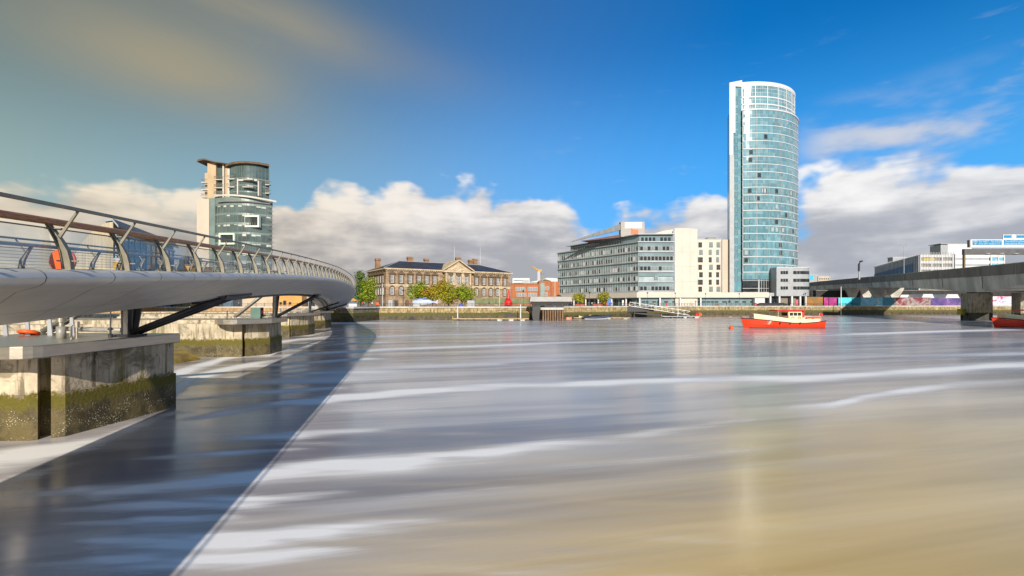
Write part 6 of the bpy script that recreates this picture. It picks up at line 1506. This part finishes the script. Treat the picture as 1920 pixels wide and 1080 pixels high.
def pole(px, Y, z0, ytop, r_, m, label, name='flagpole', cat='flagpole'):
    r = thing(name, label, cat, (GX(px,Y),Y,z0)); h = GZ(ytop,Y)-z0; MB().tube([(0,0,0),(0,0,h)], [r_,r_*.6], 7).build('pole', m, r); MB().lathe([(.02,0),(r_*1.3,.08),(.02,.2)], (0,0,h), 8).build('finial', m, r)
pole(717.5,158,GR,532,.11,'white','white pole before the left corner of the stone building')
pole(936.5,160,GR,528,.10,'white','white pole left of the red buoy')
pole(1040.5,180,GR,522,.10,'white','thin white pole beside the brick block right end')
pole(858,150,-1,574,.22,'white','white guide pile standing in the water before the plaza', 'guide_pile','pile')
pole(976,150,-1,571,.22,'white','white guide pile beside the pavilion column', 'guide_pile','pile')
pole(1577,222,-1,538,.28,'white','tall white guide pile before the turquoise hoarding', 'guide_pile','pile')
pole(1271,180,-1,560,.16,'white','slim white guide pile in front of the gangway foot', 'guide_pile','pile')
def pontoon(px0, px1, Y, label, blocks=3, m='plank', z=.75):
    L = GX(px1,Y)-GX(px0,Y); r = thing('pontoon', label, 'pontoon', (GX(px0,Y),Y,0)); q = MB(); q.box(0,L,-1.2,1.2,z-.25,z); q.build('deck', m, r)
    for i in range(blocks): x = L*(.62+.30*i/max(1,blocks-1)) if blocks > 1 else L*.5; q = MB(); q.box(x-.7,x+.7,-1.0,1.0,-.5,z-.252); q.build('float', 'concrete', r)
    for i in range(4): x = L*(.08+.2*i); q = MB(); q.box(x-.35,x+.35,-1.0,1.0,-.5,z-.252); q.build('float', 'black', r)
    q = MB(); q.box(-.12,.1,-.15,.15,-.3,1.3); q.build('end_post', mat('marker_yellow', (.42,.36,.04)), r)
pontoon(849,991,150,'long timber pontoon on the water below the red buoy')
pontoon(1075,1180,168,'low timber pontoon holding the inflatable boat',2,'plank',.5)
pontoon(1240,1310,180,'pontoon with orange bins at the foot of the gangway',2,'light_grey',.7)
pontoon(1315,1400,196,'low dark pontoon line left of the red boat',2,'timber',.4)
def gangway():
    a = Vector((GX(1180,186),186,GR+.1)); c = Vector((GX(1292,182),182,.9)); L = (c-a).length; d = (c-a).normalized()
    r = thing('gangway', 'pale aluminium truss gangway sloping down from the quay', 'gangway', tuple(a)); r.rotation_euler = (0, math.asin(-d.z), math.atan2(d.y,d.x))
    for sy in (-.8,.8):
        q = MB(); q.box(0,L,sy-.06,sy+.06,0,.16); q.box(0,L,sy-.06,sy+.06,1.5,1.64)
        n = 11
        for i in range(n): x0, x1 = i*L/n, (i+1)*L/n; q.tube([(x0,sy,.1),(x0,sy,1.55)], .05, 5); q.tube([(x0,sy,.1),(x1,sy,1.5)], .045, 5)
        q.build('truss', mat('aluminium', (.62,.62,.62), .45, .3, .1, 1), r)
    q = MB(); q.box(0,L,-.74,.74,.02,.1); q.build('walkway', 'light_grey', r)
    s = thing('gangway_shade_stage', 'landing stage coloured black for the shade under the gangway', 'landing stage', (GX(1163,185),185,0)); q = MB(); q.box(0,13,0,4.5,2.2,GR-.1); q.build('deck_beam', 'black', s); q = MB(); q.prism([(.5,.8),(22,.8),(22,4),(.5,4)], [2.0,-.2,-.2,2.0], [2.19,.9,.9,2.19]); q.build('ramp', 'black', s)  # black colour stands for the shade below the gangway platform
    for i in range(3):
        for j in (.3,4.0): q = MB(); q.tube([(.6+i*2.4,j,-2),(.6+i*2.4,j,2.19)], .3, 7); q.build('pile', 'black', s)
    for i, (px, m, lab) in enumerate(((1305,'red','red bin on the gangway pontoon'),(1311,'orange','orange bin on the gangway pontoon'))):
        b = thing('storage_bin', lab, 'bin', (GX(px,180.3),180,.7)); q = MB(); q.lathe([(.02,0),(.5,0),(.58,1.0),(.02,1.0)], n=12); q.build('drum', m, b); q = MB(); q.lathe([(.02,1.0),(.62,1.0),(.4,1.2),(.02,1.22)], n=12); q.build('lid', m, b)
gangway()
# parked cars, planters, people
def car(px, Y, m, label, rz=0):
    r = thing('parked_car', label, 'car', (GX(px,Y),Y,GR), rz, 'cars parked along the quay'); q = MB()
    q.yprism([(-2.1,.35),(2.1,.35),(2.15,.75),(1.9,.95),(1.2,1.0),(.7,1.42),(-.9,1.45),(-1.6,1.0),(-2.05,.9)], -.82, .82); o = q.build('body', m, r)
    q = MB(); q.yprism([(.98,1.02),(.62,1.34),(-.85,1.37),(-1.38,1.02)], -.84, -.822); q.build('window', 'dark_glass', r)
    for x in (-1.3,1.3):
        for y in (-.72,.72): q = MB(); q.lathe([(.02,-.12),(.33,-.12),(.33,.12),(.02,.12)], (x,y,.33), 12, axis='y'); q.build('wheel', 'black', r)
for px, Y, m, lab in ((1429,225.5,'black','dark parked car below the glass tower, beside the white box'),(1441,226,'black','dark parked car before the second tower column'),(1455,226.2,'dark_steel','dark grey parked car left of the annex shutters'),(1466,226.5,'black','dark parked car before the annex shutters')): car(px, Y, m, lab)
for px, Y, lab in ((1120,194,'terracotta planter row left of the round red box'),(1087,192,'terracotta planter below the first street tree')):
    r = thing('planter', lab, 'planter', (GX(px,Y),Y,GR)); q = MB(); q.box(-2,2,-.4,.4,0,.8); q.build('trough', mat('terracotta', (.38,.12,.06), .8, 0, .2, 1), r); q = MB(); rnd = random.Random(px)
    for i in range(150): p = Vector((rnd.uniform(-2,2),rnd.uniform(-.4,.4),.8+rnd.random()*.35)); a = Vector((rnd.gauss(0,1),rnd.gauss(0,1),rnd.gauss(0,1))).normalized()*.14; b = a.cross(Vector((.3,.5,.8))); q.add([p-a,p-b,p+a,p+b], [(0,1,2,3)])
    q.build('flowers', mat('red_blossom', (.5,.05,.04), .8, 0, .4, 3), r)
def person_mesh():
    V = [(0,0,.95),(0,0,1.12),(0,0,1.32),(0,0,1.46),(0,0,1.56),(0,.01,1.68),(-.10,0,.88),(-.11,.02,.5),(-.11,-.05,.07),(-.11,.12,.04),(.10,0,.88),(.12,-.1,.5),(.13,-.02,.07),(.13,.16,.04),(-.19,0,1.40),(-.25,.02,1.12),(-.24,.12,.88),(.19,0,1.40),(.25,-.02,1.12),(.24,.08,.88)]
    E = [(0,1),(1,2),(2,3),(3,4),(4,5),(0,6),(6,7),(7,8),(8,9),(0,10),(10,11),(11,12),(12,13),(3,14),(14,15),(15,16),(3,17),(17,18),(18,19)]
    Rr = [.15,.14,.16,.11,.055,.095,.09,.065,.045,.035,.09,.065,.045,.035,.06,.045,.03,.06,.045,.03]
    me = bpy.data.meshes.new('person'); me.from_pydata(V, E, []); o = bpy.data.objects.new('person', me); C.objects.link(o)
    md = o.modifiers.new('skin', 'SKIN'); 
    for i, r_ in enumerate(Rr): me.skin_vertices[0].data[i].radius = (r_, r_*.8)
    me.skin_vertices[0].data[0].use_root = True
    o.modifiers.new('sub', 'SUBSURF').levels = 1
    dg = bpy.context.evaluated_depsgraph_get(); m2 = bpy.data.meshes.new_from_object(o.evaluated_get(dg)); bpy.data.objects.remove(o)
    m2.polygons.foreach_set('use_smooth', [True]*len(m2.polygons)); return m2
pm_ = person_mesh()
skin = mat('skin', (.50,.32,.23), .6, 0, .05, 2)
def person(px, Y, top, legs, label, rz=0, sc=1.0):
    me = pm_.copy(); me.materials.clear()
    for q in (top, legs, skin): me.materials.append((M.get(q) or MATS[q]) if isinstance(q, str) else q)
    for p in me.polygons:
        z = p.center.z; p.material_index = 2 if z > 1.50 or (z < .93 and abs(p.center.x) > .2) else (0 if z > .9 else 1)
    o = bpy.data.objects.new('person', me); C.objects.link(o); o.location = (GX(px,Y),Y,GR); o.rotation_euler = (0,0,rz); o.scale = (sc,)*3
    tag(o, label, 'person', 'people walking on the quay')
    h = MB(); h.lathe([(.02,1.80),(.07,1.785),(.10,1.73),(.105,1.66),(.08,1.60),(.02,1.62)], (0,-.025,0), 10); h.build('hair', 'bark', o, True)
wt = mat('navy_cloth', (.03,.04,.09), .9, 0, .1, 2); gc = mat('grey_cloth', (.25,.25,.26), .9, 0, .1, 2)
person(680,158,'red',wt,'person in a red top walking by the slender trees', .4)
person(684,159,gc,wt,'person in a grey top walking by the slender trees', 2.2)
person(698,158,'white',wt,'person in a white top left of the white pole', 1.0)
person(851,160,wt,gc,'person in a dark top before the plaza trees', -1.2)
person(1110,192,'white',wt,'person in white beside the lantern between the street trees', .2)
person(1170,190,'red',gc,'person in a red top at the head of the gangway', 1.6)
person(1228,206,mat('hi_vis', (.55,.62,.05), .8, 0, .1, 2),wt,'person in a yellow vest before the office glazing', .8)
person(1596,227.5,wt,gc,'person in dark clothes before the turquoise hoarding', .3)
person(396,158,'orange',wt,'person in an orange top behind the second pier on the left bank', .3)
person(448,158,gc,wt,'person in grey behind the green cabinet on the left bank', 1.3)
# crane far behind
def crane():
    Y = 420; k = Y/900.; r = thing('harbour_crane', 'distant yellow jib crane on a pale tower behind the pavilion', 'crane', (GX(1010,Y),Y,GR)); Z = lambda y: GZ(y,Y)-GR
    q = MB(); q.loft([[(-w,-w,z),(w,-w,z),(w,w,z),(-w,w,z)] for w, z in ((1.8,0),(1.1,Z(509)))]); q.build('tower', 'light_grey', r)
    q = MB(); q.tube([(2,0,Z(510)),(-2.2,0,Z(505)),(-5.6,0,Z(499.5))], [.9,.8,.35], 6); q.box(-.8,2.6,-1,1,Z(509.3),Z(505.5)); q.build('jib', mat('crane_yellow', (.55,.30,.05), .6, 0, .15, 1), r)
crane()

# small clutter on the quays
def bench(px, Y, label):
    b = thing('bench', label, 'bench', (GX(px,Y),Y,GR)); q = MB(); q.box(-.9,.9,-.25,.25,.42,.50); q.build('seat', 'timber', b); q = MB(); q.box(-.9,.9,.2,.27,.55,.95); q.build('backrest', 'timber', b)
    for x in (-.7,.7): q = MB(); q.box(x-.05,x+.05,-.22,.26,0,.419); q.build('leg', 'dark_steel', b)
bench(822,160,'timber bench on the quay below the amber tree'); bench(905,161,'timber bench on the quay left of the red buoy'); bench(1345,223,'timber bench before the podium, right of the hotel lantern'); bench(1180,200,'timber bench behind the gangway head')
def totem(px, Y, m, w, hh, label):
    t_ = thing('sign_totem', label, 'sign', (GX(px,Y),Y,GR)); q = MB(); q.box(-w/2,w/2,-.08,.08,.25,hh); q.build('panel', m, t_); q = MB(); q.box(-w/2+.05,w/2-.05,-.05,.05,0,.249); q.build('foot', 'dark_steel', t_)
totem(1142,204,mat('totem_blue', (.05,.15,.45), .5, 0, .1, 1),1.6,3.4,'blue sign totem right of the second street tree'); totem(1168,206,'white',.8,2.6,'white sign totem before the office glazing'); totem(1494,226.6,mat('pink_sign', (.50,.10,.14), .5, 0, .1, 1),1.2,3.0,'pink sign panel before the annex shutters'); totem(742,172,'dark_steel',.9,2.0,'dark sign panel left of the fish')
def stall(px, Y, label):
    s = thing('market_stall', label, 'stall', (GX(px,Y),Y,GR)); q = MB(); q.loft([[(-1.7,-1.3,2.0),(1.7,-1.3,2.0),(1.7,1.3,2.0),(-1.7,1.3,2.0)],[(-.1,-.1,2.9),(.1,-.1,2.9),(.1,.1,2.9),(-.1,.1,2.9)]]); q.build('canopy', 'orange_render', s)
    for x in (-1.6,1.6):
        for y in (-1.2,1.2): q = MB(); q.box(x-.04,x+.04,y-.04,y+.04,0,1.99); q.build('leg', 'light_grey', s)
    q = MB(); q.box(-1.4,1.4,-1.0,-.4,0,1.0); q.build('counter', 'white', s)
stall(663,170,'orange topped stall beside the bridge landing')
for i, (px, Y, a, b_, lab) in enumerate(((712,159,'navy_cloth','grey_cloth','person in navy beside the round lifebuoy box near the bridge'),(770,161,'red','navy_cloth','person in a red top left of the fish tail rail'),(834,161,'grey_cloth','navy_cloth','person in grey between the bench and the plaza trees'),(917,162,'navy_cloth','grey_cloth','person in navy before the green hoarding'),(1071,190,'orange','navy_cloth','person in an orange top by the pavilion deck end'),
    (1146,198,'navy_cloth','navy_cloth','person in dark clothes right of the blue sign totem'),(1296,219,'white','navy_cloth','person in a white top before the cream stair block'),(1362,223,'navy_cloth','grey_cloth','person in navy before the podium glazing'),(1530,227.5,'grey_cloth','navy_cloth','person in grey before the brown hoarding'),(1640,228.5,'white','grey_cloth','person in a white top before the sky blue mural'))):
    person(px, Y, a, b_, lab, i*1.3)
